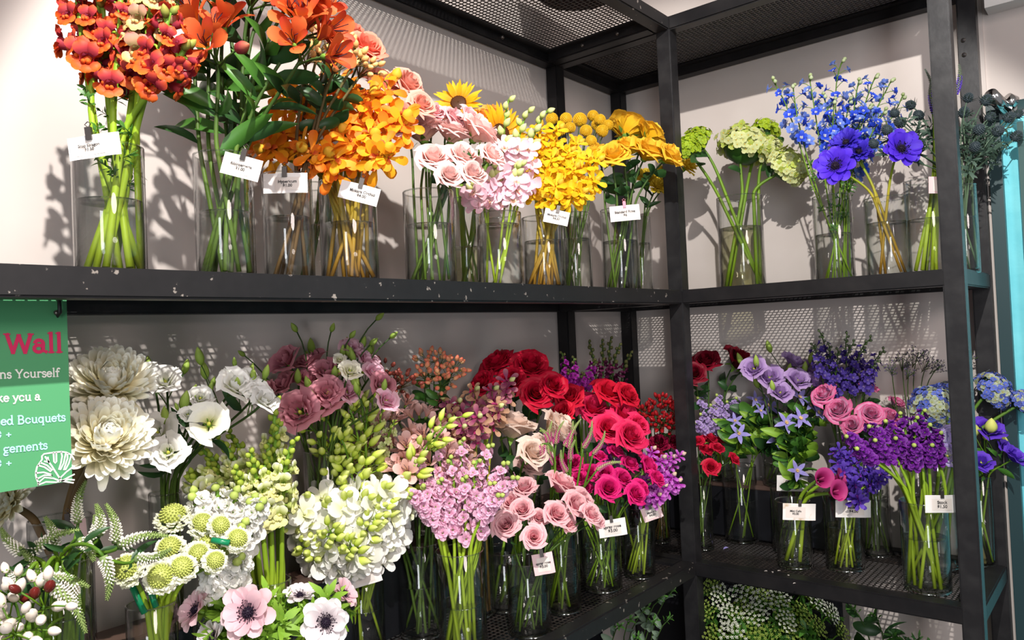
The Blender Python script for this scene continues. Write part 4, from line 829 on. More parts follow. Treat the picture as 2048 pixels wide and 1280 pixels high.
bunch('scab', 'scabiosa', 'cream scabiosa pincushion head', 'cream scabiosa', [(346, 1034, 38), (404, 1048, 30), (340, 1096, 32), (254, 1138, 38), (322, 1154, 36), (364, 1136, 32), (416, 1090, 32), (430, 1122, 26), (474, 1078, 28), (440, 1052, 26), (396, 1108, 28)], lm=SCA, stem=STEM_L, sr=.0034, face=.7, d0=.03)
STW = lib('floret:white stock', stock_floret, [pm('stock_white', (226, 232, 190), (248, 246, 236), (252, 250, 246)), CAL], 3); SGB = BUD('stock', pm('stock_bud', (150, 170, 70), (190, 206, 110), transl=.1), 2, .5)
bunch('wstk', 'stock', 'white stock spike beside the scabiosa', 'white stock', [(468, 986, 110), (434, 972, 110), (504, 1000, 110), (388, 990, 80), (484, 1050, 100), (450, 1110, 90), (420, 1136, 60), (476, 1120, 60), (520, 1010, 80)], 'spike', fs=.024, n=15, ped=.4, lm=STW, buds=SGB, bq=.86, stem=STEM_L, sr=.0034, face=.3, d0=.02, dk=.04)
SNW = lib('floret:white snapdragon', snap_floret, [pm('snapdragon_white', (190, 206, 90), (226, 232, 160), (246, 246, 226)), pm('snapdragon_cream', (236, 232, 160), transl=.1), CAL], 3); SNLB = BUD('lime snap', pm('snap_lime_bud', (130, 160, 44), (190, 206, 80), transl=.2), 2, .4)
bunch('wsnp', 'snapdragon', 'pale green and white snapdragon spire', 'white snapdragons', [(552, 800, 190), (458, 868, 150), (500, 905, 150), (418, 935, 110), (470, 940, 120), (382, 950, 60), (588, 880, 170), (528, 930, 130), (556, 850, 180), (404, 900, 140), (436, 880, 150), (536, 886, 170)], 'spike', fs=.027, n=20, ped=.35, lm=SNW, buds=SNLB, bs=.6, bq=.6, stem=STEM_L, sr=.0042, face=.1, d0=.03, dk=.04)
DNW = lib('floret:white dendrobium', dendro_floret, [pm('dendro_white', (226, 230, 170), (248, 246, 232), (252, 250, 246)), pm('dendro_white_lip', (200, 204, 110), (240, 240, 214), transl=.1)], 3)
GB2 = BUD('bright orchid', pm('orchid_bright_bud', (186, 214, 50), (222, 238, 100), (238, 244, 156), transl=.2), 3, .22, .35)
bunch('wden', 'orchid_spray', 'white dendrobium spray with long green bud tip', 'white orchid sprays', [(632, 780, 340), (668, 758, 350), (716, 752, 360), (648, 830, 300), (700, 820, 300), (616, 850, 260), (684, 880, 240), (738, 800, 300), (910, 832, 340), (880, 850, 300), (590, 1040, 90), (740, 1040, 90), (660, 1060, 100), (700, 1090, 90), (610, 1090, 90), (770, 1010, 80)], 'spray', fs=.040, n=20, ped=.5, lm=DNW, buds=GB2, bs=.85, bped=1.0, bout=.1, bq=.4, stem=STEM_L, sr=.0024, face=.1, fdir=.6, d0=.06, dk=.05, fs_tip=.8)
bunch('wden', 'orchid_spray', 'short white dendrobium spray of open flowers below the green buds', 'short white orchid sprays', [(620, 985, 170), (660, 1000, 170), (700, 985, 170), (740, 990, 150), (775, 970, 130), (590, 1020, 130)], 'spray', fs=.046, n=9, ped=.5, lm=DNW, buds=GB2, bs=.9, bped=.8, bq=.8, stem=STEM_L, sr=.0024, face=.2, fdir=.8, d0=.09, dk=.03, fs_tip=.8, seed=6)
SPRY = lib('leaf:fresh sprig', lambda r: sprig_mesh(r, 11), [LEAF_Y], 2)
ANW = lib('bloom:white anemone', anemone_head, [pm('anemone_white', (226, 200, 206), (250, 246, 246)), INKD, LEAF_Y], 2); ANK = lib('bloom:pink anemone', lambda r: anemone_head(r, 7), [pm('anemone_pink', (196, 130, 150), (232, 190, 200), (240, 206, 212)), INKD, LEAF_Y], 2)
bunch('wane', 'anemone', 'white anemone with a dark centre at the bottom edge', 'pale anemones', [(652, 1244, 48)], lm=ANW, stem=STEM_L, sr=.003, face=2.5, d0=.05)
bunch('wane', 'anemone', 'pale pink anemone in the bottom foreground', 'pale anemones', [(396, 1222, 42), (500, 1226, 56), (684, 1190, 34)], lm=ANK, stem=STEM_L, sr=.003, face=.5, up=.7, d0=.04, seed=2, leaves=(9, SPRY, .06, .5))
bunch('wane', 'anemone', 'half hidden white anemone at the bottom edge', 'pale anemones', [(432, 1280, 44), (600, 1196, 34)], lm=ANW, stem=STEM_L, sr=.003, face=.2, d0=.02, seed=3, leaves=(10, SPRY, .06, .5))
PLI = lis('mauve_lisianthus', (150, 80, 96), (196, 116, 132), (216, 146, 158)); PLI2 = lis('pink_lisianthus', (206, 110, 150), (232, 160, 186), (244, 200, 214)); CLI = lis('cream_lisianthus', (206, 210, 140), (240, 236, 206), (246, 240, 226))
bunch('plis', 'lisianthus', 'dusty mauve lisianthus on the left step', 'mauve lisianthus', [(578, 730, 36), (626, 736, 38), (576, 776, 34), (620, 766, 30), (655, 752, 34), (604, 828, 46), (644, 812, 42), (544, 788, 26), (656, 790, 34), (760, 776, 30)], lm=PLI, stem=STEM_D, buds=LBUD, nbud=1, face=.5, d0=.04)
bunch('plis', 'lisianthus', 'bright pink lisianthus with tall buds', 'pink lisianthus', [(700, 708, 30), (728, 728, 30), (742, 752, 28), (690, 790, 30), (768, 806, 28)], lm=PLI2, stem=STEM_D, buds=LBUD, nbud=3, face=.4, d0=.04, seed=1)
bunch('plis', 'lisianthus', 'cream lisianthus bud opening among the pink ones', 'cream lisianthus', [(698, 746, 24), (678, 722, 14)], lm=CLI, stem=STEM_D, face=.5, d0=.07, seed=2)
bunch('plis', 'lisianthus', 'unopened green lisianthus bud on an arching stalk', 'lisianthus buds', [(594, 664, 22), (662, 664, 20), (700, 676, 20), (752, 640, 22), (780, 676, 20), (490, 712, 18), (740, 690, 22)], lm=lib('bud:tall lisianthus', lambda r: bud_mesh(r, .26), [pm('lisianthus_bud', (128, 158, 58))], 2), part='bud', stem=STEM_D, sr=.0016, up=1, lat=1.2, face=0, d0=.02, seed=3)
BER_D = lib('berry:brown', berry_mesh, [pm('berry_brown', (96, 40, 34), (150, 74, 62), transl=0, rough=.3), LEAF_D], 2); BER_C = lib('berry:coral', berry_mesh, [pm('berry_coral', (226, 196, 140), (226, 96, 80), transl=.1, rough=.3), LEAF], 2); BER_RD = lib('berry:red', berry_mesh, [pm('berry_red', (120, 16, 22), (170, 28, 34), transl=0, rough=.2), LEAF_D], 2)
bunch('dhyp', 'hypericum', 'dark brown berried hypericum against the left wall', 'brown hypericum berries', [(770, 752), (792, 768), (806, 772), (780, 784)], 'umbel', size=.035, fs=.010, n=9, ped=.8, spread=1, lm=BER_D, fpart='berry', stem=STEM_B, sr=.0014, cat='berry branch', d0=.02, dk=0)
bunch('phyp', 'hypericum', 'coral berried hypericum with green leaves against the left wall', 'coral hypericum berries', [(856, 728), (880, 730), (868, 752), (896, 756), (850, 756), (908, 740), (884, 772)], 'umbel', size=.035, fs=.011, n=10, ped=.75, spread=1, lm=BER_C, fpart='berry', stem=STEM_D, sr=.0014, leaves=(6, LF+LFD, .032, .5), cat='berry branch', d0=.04)
LKG = lib('floret:green larkspur', delph_floret, [pm('larkspur_green', (180, 196, 100), (222, 226, 170)), pm('larkspur_eye', (226, 220, 180))], 2)
bunch('lark', 'larkspur', 'pale green larkspur spire behind the green orchids', 'green larkspur', [(748, 770, 200), (770, 810, 180), (706, 790, 180), (728, 800, 200), (790, 840, 140)], 'spike', fs=.015, n=22, ped=.6, lm=LKG, buds=GB2, bq=.75, stem=STEM_L, sr=.0018, d0=.05, face=.1)
ALP = lib('floret:blush alstroemeria', alstro_floret, [pm('alstro_blush', (206, 120, 116), (238, 186, 178), (246, 206, 200)), pm('alstro_blush_inner', (236, 200, 120), (238, 186, 170), (240, 190, 184)), INKD, CAL], 3); ALPB = BUD('blush alstro', pm('alstro_blush_bud', (226, 150, 130), (236, 186, 160), transl=.2), 2, .3)
bunch('palst', 'alstroemeria', 'blush pink alstroemeria between the green orchids and pink stock', 'blush alstroemeria', [(776, 880), (796, 842), (806, 912), (842, 866), (864, 904), (832, 934), (900, 930), (762, 926), (874, 944), (812, 962), (900, 960)], 'umbel', size=.045, fs=.033, n=5, nbud=1, buds=ALPB, ped=.8, spread=.9, lm=ALP, stem=STEM_D, sr=.0026, leaves=(3, LFL, .06, .5), face=.4, d0=.03)
VAN = lib('floret:mauve orchid', mokara_floret, [pm('vanda_mauve', (150, 60, 90), (150, 66, 106), (186, 120, 130)), pm('vanda_lip', (120, 20, 70), (170, 40, 100), transl=.1)], 3); VAN2 = lib('floret:brown orchid', mokara_floret, [pm('vanda_brown', (160, 100, 90), (186, 140, 110), (200, 160, 130)), pm('vanda_lip', (120, 20, 70))], 2)
bunch('vanda', 'orchid_spray', 'mauve orchid spray behind the blush roses', 'mauve orchid sprays', [(886, 795, 60), (920, 800, 80), (954, 775, 80), (992, 775, 80), (900, 830, 60), (960, 830, 80), (1000, 810, 60), (930, 850, 70), (1022, 760, 60)], 'spray', fs=.030, n=6, ped=.45, lm=VAN+VAN2, buds=GBUD, bq=.85, stem=STEM_O, sr=.0026, d0=.05, fdir=.9, fs_tip=.8)
CRI = roses('crimson_rose', (110, 0, 24), (170, 6, 40), (190, 12, 48), transl=.15)
bunch('rred', 'rose', 'crimson rose left of the back post', 'crimson roses', [(1004, 742, 36), (1056, 748, 38), (1068, 792, 32), (974, 772, 26), (1100, 778, 28), (1024, 772, 30)], lm=CRI, stem=STEM_D, sr=.0026, leaves=(2, LFD, .05, .5), face=.5, d0=.06)
BLR = roses('cream_blush_rose', (252, 232, 196), (252, 218, 194), (252, 230, 216)); BLR2 = roses('rosy_blush_rose', (236, 170, 160), (240, 186, 180), (248, 212, 204))
bunch('crose', 'rose', 'large cream and blush rose behind the pink stock', 'blush standard roses', [(1022, 874, 44), (1096, 866, 38), (1056, 912, 30), (1118, 856, 26), (1076, 900, 26)], lm=BLR, stem=STEM, sr=.003, leaves=(2, LFD, .05, .6), face=.25, d0=.0)
bunch('crose', 'rose', 'rosy blush rose partly hidden behind the pink stock', 'blush standard roses', [(992, 822, 30), (1052, 940, 28)], lm=BLR2, stem=STEM, sr=.003, face=.3, d0=-.02, seed=2)
STP = lib('floret:pink stock', stock_floret, [pm('stock_pink', (236, 214, 190), (232, 166, 200), (246, 206, 224)), CAL], 3)
bunch('pstk', 'stock', 'soft pink stock spike in the tall vase', 'pink stock', [(872, 892, 130), (925, 880, 140), (982, 890, 130), (832, 926, 110), (900, 915, 150), (955, 920, 150), (1012, 926, 110), (846, 972, 110), (1030, 955, 90), (880, 960, 120), (930, 955, 130), (985, 965, 110), (822, 990, 80), (1000, 990, 70)], 'spike', fs=.018, n=17, ped=.45, lm=STP, buds=SGB, bq=.9, stem=STEM_L, sr=.0030, face=.3, d0=.0, dk=.06, fs_tip=.7)
PVE = [pm('veronica_pink', (190, 50, 130), (216, 100, 160), transl=0), pm('veronica_pale_tip', (160, 160, 110), (150, 170, 100), transl=0)]
bunch('pver', 'veronica', 'pink veronica spike with a pale green tip', 'pink veronica', [(1080, 856, 1098, 886), (1104, 842, 1104, 892), (1128, 842, 1112, 888), (1162, 838, 1138, 898), (1184, 842, 1166, 896), (1210, 862, 1186, 908), (1242, 924, 1194, 940), (1074, 934, 1084, 888), (1146, 842, 1128, 892), (1096, 880, 1110, 930), (1150, 880, 1142, 920), (1122, 900, 1134, 944)], 'bead', size=.0072, bead=PVE, part='flower_spike', stem=STEM, sr=.0024, lat=.7, d0=.03, dk=.02)
PSR = roses('pink_spray_rose', (230, 90, 130), (240, 150, 168), (250, 206, 208))
bunch('pspr', 'rose', 'pink spray rose above the small vase', 'pink spray roses', [(1049, 986, 25), (1114, 982, 32), (1144, 1016, 27), (1108, 1034, 26), (1046, 1026, 23), (1078, 1040, 18), (1014, 1054, 26), (1067, 1076, 23), (1174, 1034, 23), (1158, 1004, 22), (1186, 1044, 19), (1026, 1010, 20), (1132, 1050, 18)], lm=PSR, stem=STEM_D, sr=.0018, leaves=(1, LFD, .035, .4), face=.7, d0=.02, dk=.05)
HPS = roses('hot_pink_spray_rose', (150, 0, 70), (206, 10, 100), (226, 40, 126), transl=.2); HPR = roses('hot_pink_rose', (170, 0, 40), (222, 20, 76), (236, 50, 104), transl=.2); RRO = roses('red_rose', (150, 0, 30), (200, 12, 44), (216, 30, 60), transl=.2)
bunch('hspr', 'rose', 'hot pink spray rose near the shelf edge', 'hot pink spray roses', [(1214, 982, 24), (1264, 992, 22), (1208, 950, 19), (1180, 952, 19), (1287, 940, 23), (1306, 962, 18), (1254, 936, 19), (1228, 912, 18), (1196, 920, 16), (1172, 982, 17), (1152, 932, 17), (1128, 926, 16), (1276, 980, 18), (1240, 962, 20), (1160, 960, 16)], lm=HPS, stem=STEM, sr=.0018, leaves=(1, LFD, .035, .5), face=.65, d0=.01, dk=.04)
bunch('hrose', 'rose', 'bright raspberry pink rose of the upper cluster', 'raspberry roses', [(1180, 828, 33), (1238, 838, 32), (1212, 862, 30), (1252, 878, 32), (1268, 856, 24)], lm=HPR, stem=STEM, sr=.0028, face=.6, d0=.06, leaves=(1, LFD, .05, .5))
bunch('hrose', 'rose', 'deep red rose above the raspberry roses', 'red roses', [(1142, 806, 29), (1208, 796, 32), (1244, 798, 27), (1130, 830, 22)], lm=RRO, stem=STEM, sr=.0028, face=.5, d0=.03, leaves=(1, LFD, .05, .5), seed=1)
STM = lib('floret:magenta stock', stock_floret, [pm('stock_magenta', (150, 30, 130), (160, 30, 150), (186, 60, 180)), CAL], 2); SNM = lib('floret:plum snapdragon', snap_floret, [pm('snapdragon_plum', (60, 16, 40), (90, 20, 60), (110, 30, 76), transl=.1), pm('snapdragon_plum2', (100, 30, 70), transl=0), LEAF_D], 2); SNDB = BUD('plum snap', pm('snap_dark_bud', (70, 76, 44), (96, 96, 50), transl=0), 2, .45)
bunch('mstk', 'stock', 'magenta stock spike in the inner corner', 'magenta stock', [(1124, 706, 70), (1148, 716, 70), (1192, 722, 60), (1138, 742, 50), (1166, 748, 50), (1116, 750, 50)], 'spike', fs=.016, n=13, ped=.45, lm=STM, buds=SNDB, bq=.8, stem=STEM, sr=.0024, d0=.05)
bunch('dsnp', 'snapdragon', 'dark plum snapdragon in the inner corner', 'plum snapdragons', [(1178, 684, 100), (1204, 682, 100), (1222, 676, 110), (1262, 706, 90), (1240, 690, 100)], 'spike', fs=.018, n=15, ped=.35, lm=SNM, buds=SNDB, bq=.55, stem=STEM_D, sr=.003, d0=.04)
MKP = lib('floret:magenta mokara', mokara_floret, [pm('mokara_magenta', (150, 30, 150), (186, 60, 186), (216, 130, 214)), pm('mokara_magenta_lip', (130, 10, 110), transl=.1)], 3); PKB = BUD('pink orchid', pm('orchid_pink_bud', (216, 170, 170), (226, 190, 190), (226, 214, 150), transl=.2), 2, .42)
bunch('pmok', 'orchid_spray', 'magenta orchid spray left of the corner post', 'magenta orchid sprays', [(1306, 896, 70), (1326, 912, 80), (1346, 910, 80), (1364, 906, 70), (1346, 950, 50), (1310, 950, 60), (1216, 888, 40), (1328, 972, 40), (1290, 985, 30), (1356, 962, 36), (1316, 990, 26)], 'spray', fs=.023, n=7, ped=.45, lm=MKP, buds=PKB, bq=.8, stem=STEM_L, sr=.0024, d0=.02, fdir=.8, fs_tip=.8)
bunch('rhyp', 'hypericum', 'red berried hypericum behind the corner post', 'red hypericum berries', [(1286, 832), (1304, 828), (1322, 812), (1336, 822), (1348, 838), (1300, 852), (1324, 850), (1344, 858)], 'umbel', size=.035, fs=.012, n=15, ped=.75, spread=1, lm=BER_RD, fpart='berry', stem=STEM_B, sr=.0016, leaves=(2, LFD, .035, .4), cat='berry branch', d0=.02)
DCA = lib('bloom:crimson carnation', carnation_head, [pm('crimson_carnation', (90, 0, 30), (136, 6, 50), (150, 16, 60), transl=.15), CAL], 2)
bunch('rhyp', 'carnation', 'dark crimson carnation below the red berries', 'crimson carnations', [(1318, 892, 22), (1344, 888, 18), (1310, 914, 18)], lm=DCA, stem=STEM_D, d0=.05, seed=1)

# ------------------------------------------------------------------ lower shelf, back wall
vase('rspr', 1413, 42, 968, 1030, 'narrow glass vase of red spray roses right of the corner post', shelf='L', base=1104)
vase('clem', 1495, 66, 930, 998, 'clear glass vase of clematis stems standing alone on the right lower shelf', shelf='L', base=1090)
vase('clem2', 1590, 62, 975, 1050, 'glass vase of leafy clematis behind the calla vase', shelf='L', base=1112)
vase('calla', 1604, 68, 1000, 1052, 'short glass vase of calla lilies with curved green stems', shelf='L', base=1142)
vase('vpur', 1708, 74, 985, 1050, 'glass vase of purple orchids on the right lower shelf', shelf='L', base=1148, murky=True)
vase('trose', 1769, 54, 944, 994, 'dark glass vase of two tone roses behind the purple orchids', shelf='L', base=1118)
vase('purst', 1880, 88, 1000, 1072, 'glass vase of purple stock left of the right front post', shelf='L', base=1195)
vase('purlis', 1982, 58, 950, 972, 'murky glass vase of violet lisianthus right of the right front post', shelf='L', base=1138, murky=True)
ZR2 = -0.435+0.0005
vase('drose', 1425, 56, 880, 930, 'glass vase of dark red roses on the right step', shelf='L', y=-.082, zbase=ZR2, mid=920)
vase('listk', 1445, 52, 900, 940, 'glass vase of lilac stock on the right step', shelf='L', y=-.086, zbase=ZR2, mid=930)
vase('lilis', 1556, 60, 890, 930, 'glass vase of lilac lisianthus on the right step', shelf='L', y=-.082, zbase=ZR2, mid=920)
vase('dlark', 1690, 60, 890, 930, 'glass vase of dark purple larkspur on the right step', shelf='L', y=-.082, zbase=ZR2, mid=920)
vase('bhyd', 1878, 66, 930, 990, 'glass vase of blue hydrangeas behind the purple stock', shelf='L', y=-.10, mid=1000)
vase('limo', 1830, 50, 930, 990, 'slim glass vase of dark sea lavender against the back wall', shelf='L', y=-.07, mid=1000)
DRR = roses('dark_red_rose', (60, 0, 14), (104, 4, 24), (120, 10, 34), transl=.12)
bunch('drose', 'rose', 'velvety dark red rose right of the corner post', 'dark red roses', [(1414, 734, 27), (1468, 732, 32), (1390, 752, 22), (1484, 742, 24)], lm=DRR, stem=STEM_D, sr=.0024, leaves=(4, LFD, .045, .8), face=.2, d0=.05)
STL = lib('floret:lilac stock', stock_floret, [pm('stock_lilac', (196, 180, 190), (170, 140, 206), (206, 186, 226)), CAL], 2)
bunch('listk', 'stock', 'lilac stock spike beside the corner post', 'lilac stock', [(1398, 796, 60), (1436, 792, 60), (1404, 830, 50), (1424, 812, 60), (1474, 798, 50), (1392, 846, 40), (1456, 806, 50)], 'spike', fs=.017, n=13, ped=.45, lm=STL, buds=SGB, bq=.92, stem=STEM, sr=.0024, d0=.06, face=.3)
RSR = roses('red_spray_rose', (130, 0, 24), (186, 12, 46), (206, 30, 64), transl=.2)
bunch('rspr', 'rose', 'small red spray rose below the lilac stock', 'red spray roses', [(1416, 884, 16), (1408, 906, 15), (1420, 938, 17), (1432, 902, 14), (1462, 922, 14), (1396, 888, 13), (1440, 888, 13)], lm=RSR, stem=STEM_D, sr=.0015, leaves=(1, LFD, .03, .5), face=.5, d0=.0)
CLE = lib('bloom:clematis', star_floret, [pm('clematis_lilac', (170, 160, 220), (160, 150, 226), (186, 176, 232)), pm('clematis_stamen', (240, 206, 140), transl=.1)], 3)
bunch('clem', 'clematis', 'lilac star shaped clematis among green leaves', 'lilac clematis', [(1536, 812, 26), (1478, 868, 24), (1510, 800, 20), (1551, 876, 26), (1470, 842, 18), (1520, 822, 18)], lm=CLE, stem=STEM, sr=.0017, leaves=(20, LF+LFD+LFY, .056, .7), face=.9, d0=.05)
bunch('clem2', 'clematis', 'pale lilac clematis star above the calla lilies', 'pale clematis', [(1598, 796, 26), (1572, 846, 26), (1600, 838, 26), (1636, 826, 24), (1594, 942, 24), (1620, 812, 22), (1640, 790, 18)], lm=CLE, stem=STEM, sr=.0017, leaves=(20, LF+LFY+LFD, .056, .75), face=.9, d0=.03, seed=1)
LLI = lis('lilac_lisianthus', (130, 90, 150), (170, 130, 196), (196, 166, 214))
bunch('lilis', 'lisianthus', 'lilac lisianthus against the mesh shadow', 'lilac lisianthus', [(1510, 742, 28), (1540, 762, 30), (1582, 732, 28), (1616, 746, 26), (1590, 766, 28), (1626, 772, 26), (1558, 790, 26)], lm=LLI, stem=STEM_D, buds=LBUD, nbud=2, face=.3, d0=.05)
LKD = lib('floret:dark larkspur', delph_floret, [pm('larkspur_dark', (50, 36, 96), (64, 46, 130), (80, 60, 146), transl=.15), pm('larkspur_dark_eye', (120, 100, 150), transl=.1)], 2); DKB = BUD('dark larkspur', pm('larkspur_bud', (96, 120, 60), (80, 80, 80), transl=.1), 2, .4)
bunch('dlark', 'larkspur', 'dark purple larkspur spire against the back wall', 'dark larkspur', [(1640, 664, 100), (1658, 690, 110), (1694, 668, 110), (1708, 684, 110), (1742, 676, 110), (1768, 700, 90), (1676, 700, 100), (1728, 700, 100), (1756, 720, 80), (1626, 690, 80)], 'spike', fs=.016, n=18, ped=.7, lm=LKD, buds=DKB, bq=.7, stem=STEM_D, sr=.0018, leaves=(2, SPR, .03, .6), d0=.04)
TTR = roses('two_tone_rose', (232, 186, 214), (232, 184, 214), (234, 184, 214), (230, 168, 204), (226, 90, 146), transl=.2)
bunch('trose', 'rose', 'lavender pink rose with magenta edges', 'two tone roses', [(1656, 796, 24), (1730, 786, 22), (1682, 828, 25), (1740, 834, 24), (1708, 856, 20), (1774, 840, 20), (1788, 812, 16)], lm=TTR, stem=STEM_D, sr=.0024, leaves=(2, LFD, .045, .5), face=.5, d0=.02)
CAL_ = lib('bloom:calla', calla_head, [pm('calla_magenta', (110, 20, 60), (176, 40, 110), (206, 70, 140)), pm('calla_spadix', (170, 60, 110), transl=0)], 2)
bunch('calla', 'calla_lily', 'magenta calla lily beside the purple orchids', 'calla lilies', [(1634, 962, 21, .09), (1660, 986, 22, .10), (1664, 960, 19, .07)], lm=CAL_, stem=STEM_L, sr=.0045, face=.4, up=.6, d0=.0)
VDP = lib('floret:violet orchid', mokara_floret, [pm('vanda_violet', (70, 40, 150), (90, 56, 176), (110, 80, 196)), pm('vanda_violet_lip', (90, 20, 130), (140, 60, 170), transl=.1)], 3)
bunch('vpur', 'orchid_spray', 'violet orchid spray above the murky vase', 'violet orchid sprays', [(1676, 900, 50), (1700, 910, 60), (1728, 920, 60), (1754, 926, 50), (1686, 940, 40), (1720, 950, 40), (1752, 962, 30), (1766, 950, 30), (1706, 968, 26), (1716, 1000, 30)], 'spray', fs=.024, n=6, ped=.45, lm=VDP, stem=STEM_L, sr=.0024, d0=.02, fdir=.8, fs_tip=.85)
STV = lib('floret:purple stock', stock_floret, [pm('stock_purple', (90, 20, 120), (100, 24, 136), (130, 50, 160), transl=.2), CAL], 3)
bunch('purst', 'stock', 'deep purple stock spike leaning left', 'purple stock', [(1692, 872, 70), (1736, 852, 80), (1770, 842, 90), (1800, 828, 90), (1832, 836, 90), (1858, 850, 80), (1846, 822, 80), (1790, 876, 70), (1878, 866, 60), (1712, 896, 60), (1828, 890, 60), (1750, 880, 60), (1862, 890, 50)], 'spike', fs=.018, n=14, ped=.45, lm=STV, buds=SGB, bq=.95, stem=STEM_L, sr=.0034, face=.3, d0=.03, lat=1.2, fs_tip=.7)
HYB = lib('flower_head:blue hydrangea', hydrangea_head, [pm('hydrangea_blue', (110, 130, 200), (90, 110, 206), (130, 140, 214)), pm('hydrangea_blue_green', (170, 186, 120), (190, 196, 190)), YEL, LEAF], 2)
bunch('bhyd', 'hydrangea', 'blue and green hydrangea head at the right end', 'blue hydrangeas', [(1866, 812, 46), (1906, 790, 34), (1984, 782, 40), (2044, 806, 28)], lm=HYB, part='flower_head', stem=STEM, sr=.0042, face=.3, d0=.02)
LIM = lib('flower_spray:limonium', filler_mesh, [pm('limonium_dark', (70, 60, 84), (86, 76, 104), transl=0), STEM_D], 3)
bunch('limo', 'sea_lavender', 'dark twiggy sea lavender against the back wall', 'sea lavender', [(1784, 735, 40), (1806, 716, 40), (1838, 704, 44), (1858, 722, 40), (1880, 732, 36), (1944, 712, 36), (1820, 740, 36)], 'filler', lm=LIM, part='flower_spray', stem=STEM_D, sr=.0014, d0=.02)
VLI = lis('violet_lisianthus', (60, 30, 150), (90, 46, 190), (110, 70, 206)); WPL = lis('white_violet_lisianthus', (196, 190, 216), (226, 222, 236), (150, 130, 196))
YBU = BUD('yellow lisianthus', pm('lisianthus_yellow_bud', (186, 196, 90), (226, 226, 130), transl=.2), 2, .36)
bunch('purlis', 'lisianthus', 'violet lisianthus right of the right front post', 'violet lisianthus', [(1972, 868, 32), (2022, 920, 28), (1960, 930, 24), (2006, 900, 20)], lm=VLI, stem=STEM, buds=YBU, nbud=2, leaves=(3, LFL, .05, .7), face=.4, d0=.03)
bunch('purlis', 'lisianthus', 'pale lisianthus with violet edges behind the purple stock', 'pale lisianthus', [(1878, 880, 24), (1894, 914, 24), (1904, 868, 18)], lm=WPL, stem=STEM, face=.6, d0=.08, seed=1)

# ------------------------------------------------------------------ greenery in floor buckets below the lower shelf
BUCK = plain('galvanised_bucket', (70, 72, 76), 0.4, 0.7)
def bucket(key, x, y, label, r=.13, h=.42):
    m = M(); pr = [(0, 0), (r*.8, 0), (r, h), (r+.004, h+.004), (r-.004, h), (r*.8-.006, .01), (0, .01)]
    m.grid(np.array([[(a*math.cos(t), a*math.sin(t), z) for t in np.linspace(0, 2*math.pi, 32, endpoint=False)] for a, z in pr]), None, 0, True)
    thing(link('bucket', m.mesh('bucket', [BUCK]), None, (x, y, FLOOR+.0005)), label, 'bucket'); VASE[key] = dict(c=np.array([x, y, FLOOR+.001]), r=r, h=h, w=.1, key=key)
bucket('b1', .50, -.22, 'metal floor bucket of white lace flowers under the right shelf')
bucket('b2', .82, -.17, 'metal floor bucket of greenery at the right under the shelf')
bucket('b3', .26, -.62, 'metal floor bucket of grey green sprigs under the left shelf')
UMW = lib('flower_spray:white lace', umbel_mesh, [pm('lace_white', (226, 230, 206), (236, 238, 222), transl=0), STEM], 2); UMG = lib('flower_spray:green dill', umbel_mesh, [pm('dill_green', (150, 176, 70), (176, 196, 96), transl=0), STEM], 2)
bunch('b1', 'lace_flower', 'flat white lace flower umbel in the floor bucket', 'white lace flowers', [(1440, 1190, 30), (1490, 1175, 36), (1530, 1200, 34), (1456, 1230, 32), (1560, 1190, 30), (1640, 1200, 34), (1462, 1270, 34), (1576, 1240, 28), (1508, 1225, 30), (1670, 1225, 26)], 'filler', lm=UMW, part='flower_spray', stem=STEM, sr=.0022, leaves=(4, SPR, .06, .5), d0=.06)
bunch('b1', 'dill', 'yellow green dill umbel in the floor bucket', 'green dill', [(1420, 1168, 30), (1590, 1260, 34), (1540, 1270, 34), (1610, 1225, 30), (1500, 1262, 30), (1426, 1270, 28), (1566, 1215, 30), (1410, 1220, 26), (1480, 1215, 26), (1520, 1180, 26), (1640, 1250, 28), (1690, 1262, 26), (1610, 1180, 24)], 'filler', lm=UMG, part='flower_spray', stem=STEM, sr=.0022, leaves=(9, SPR, .085, .8), d0=.04, seed=1)
bunch('b2', 'foliage_stem', 'leafy dark green stem at the bottom right', 'leafy stems', [(1784, 1270), (1812, 1275), (1840, 1276), (1866, 1284), (1700, 1210), (1740, 1225)], 'filler', lm=SPR, part='sprig', size=.04, stem=STEM_D, sr=.002, leaves=(5, LFD+LFLD, .06, .4), d0=.03, cat='foliage')
EUC = pm('eucalyptus', (96, 116, 96), (116, 134, 112), transl=.1); EUL = lib('leaf:eucalyptus', lambda r: leaf_mesh(r, .5, prof(.6, .6)), [EUC], 2)
bunch('b3', 'eucalyptus_stem', 'grey green eucalyptus stem under the left shelf', 'eucalyptus stems', [(1244, 1250), (1266, 1236), (1300, 1210), (1330, 1190), (1352, 1175), (1316, 1236), (1346, 1230), (1280, 1270)], 'filler', lm=SPR, part='sprig', size=.035, stem=STEM_D, sr=.0016, leaves=(8, EUL, .03, .5), d0=.05, cat='foliage')
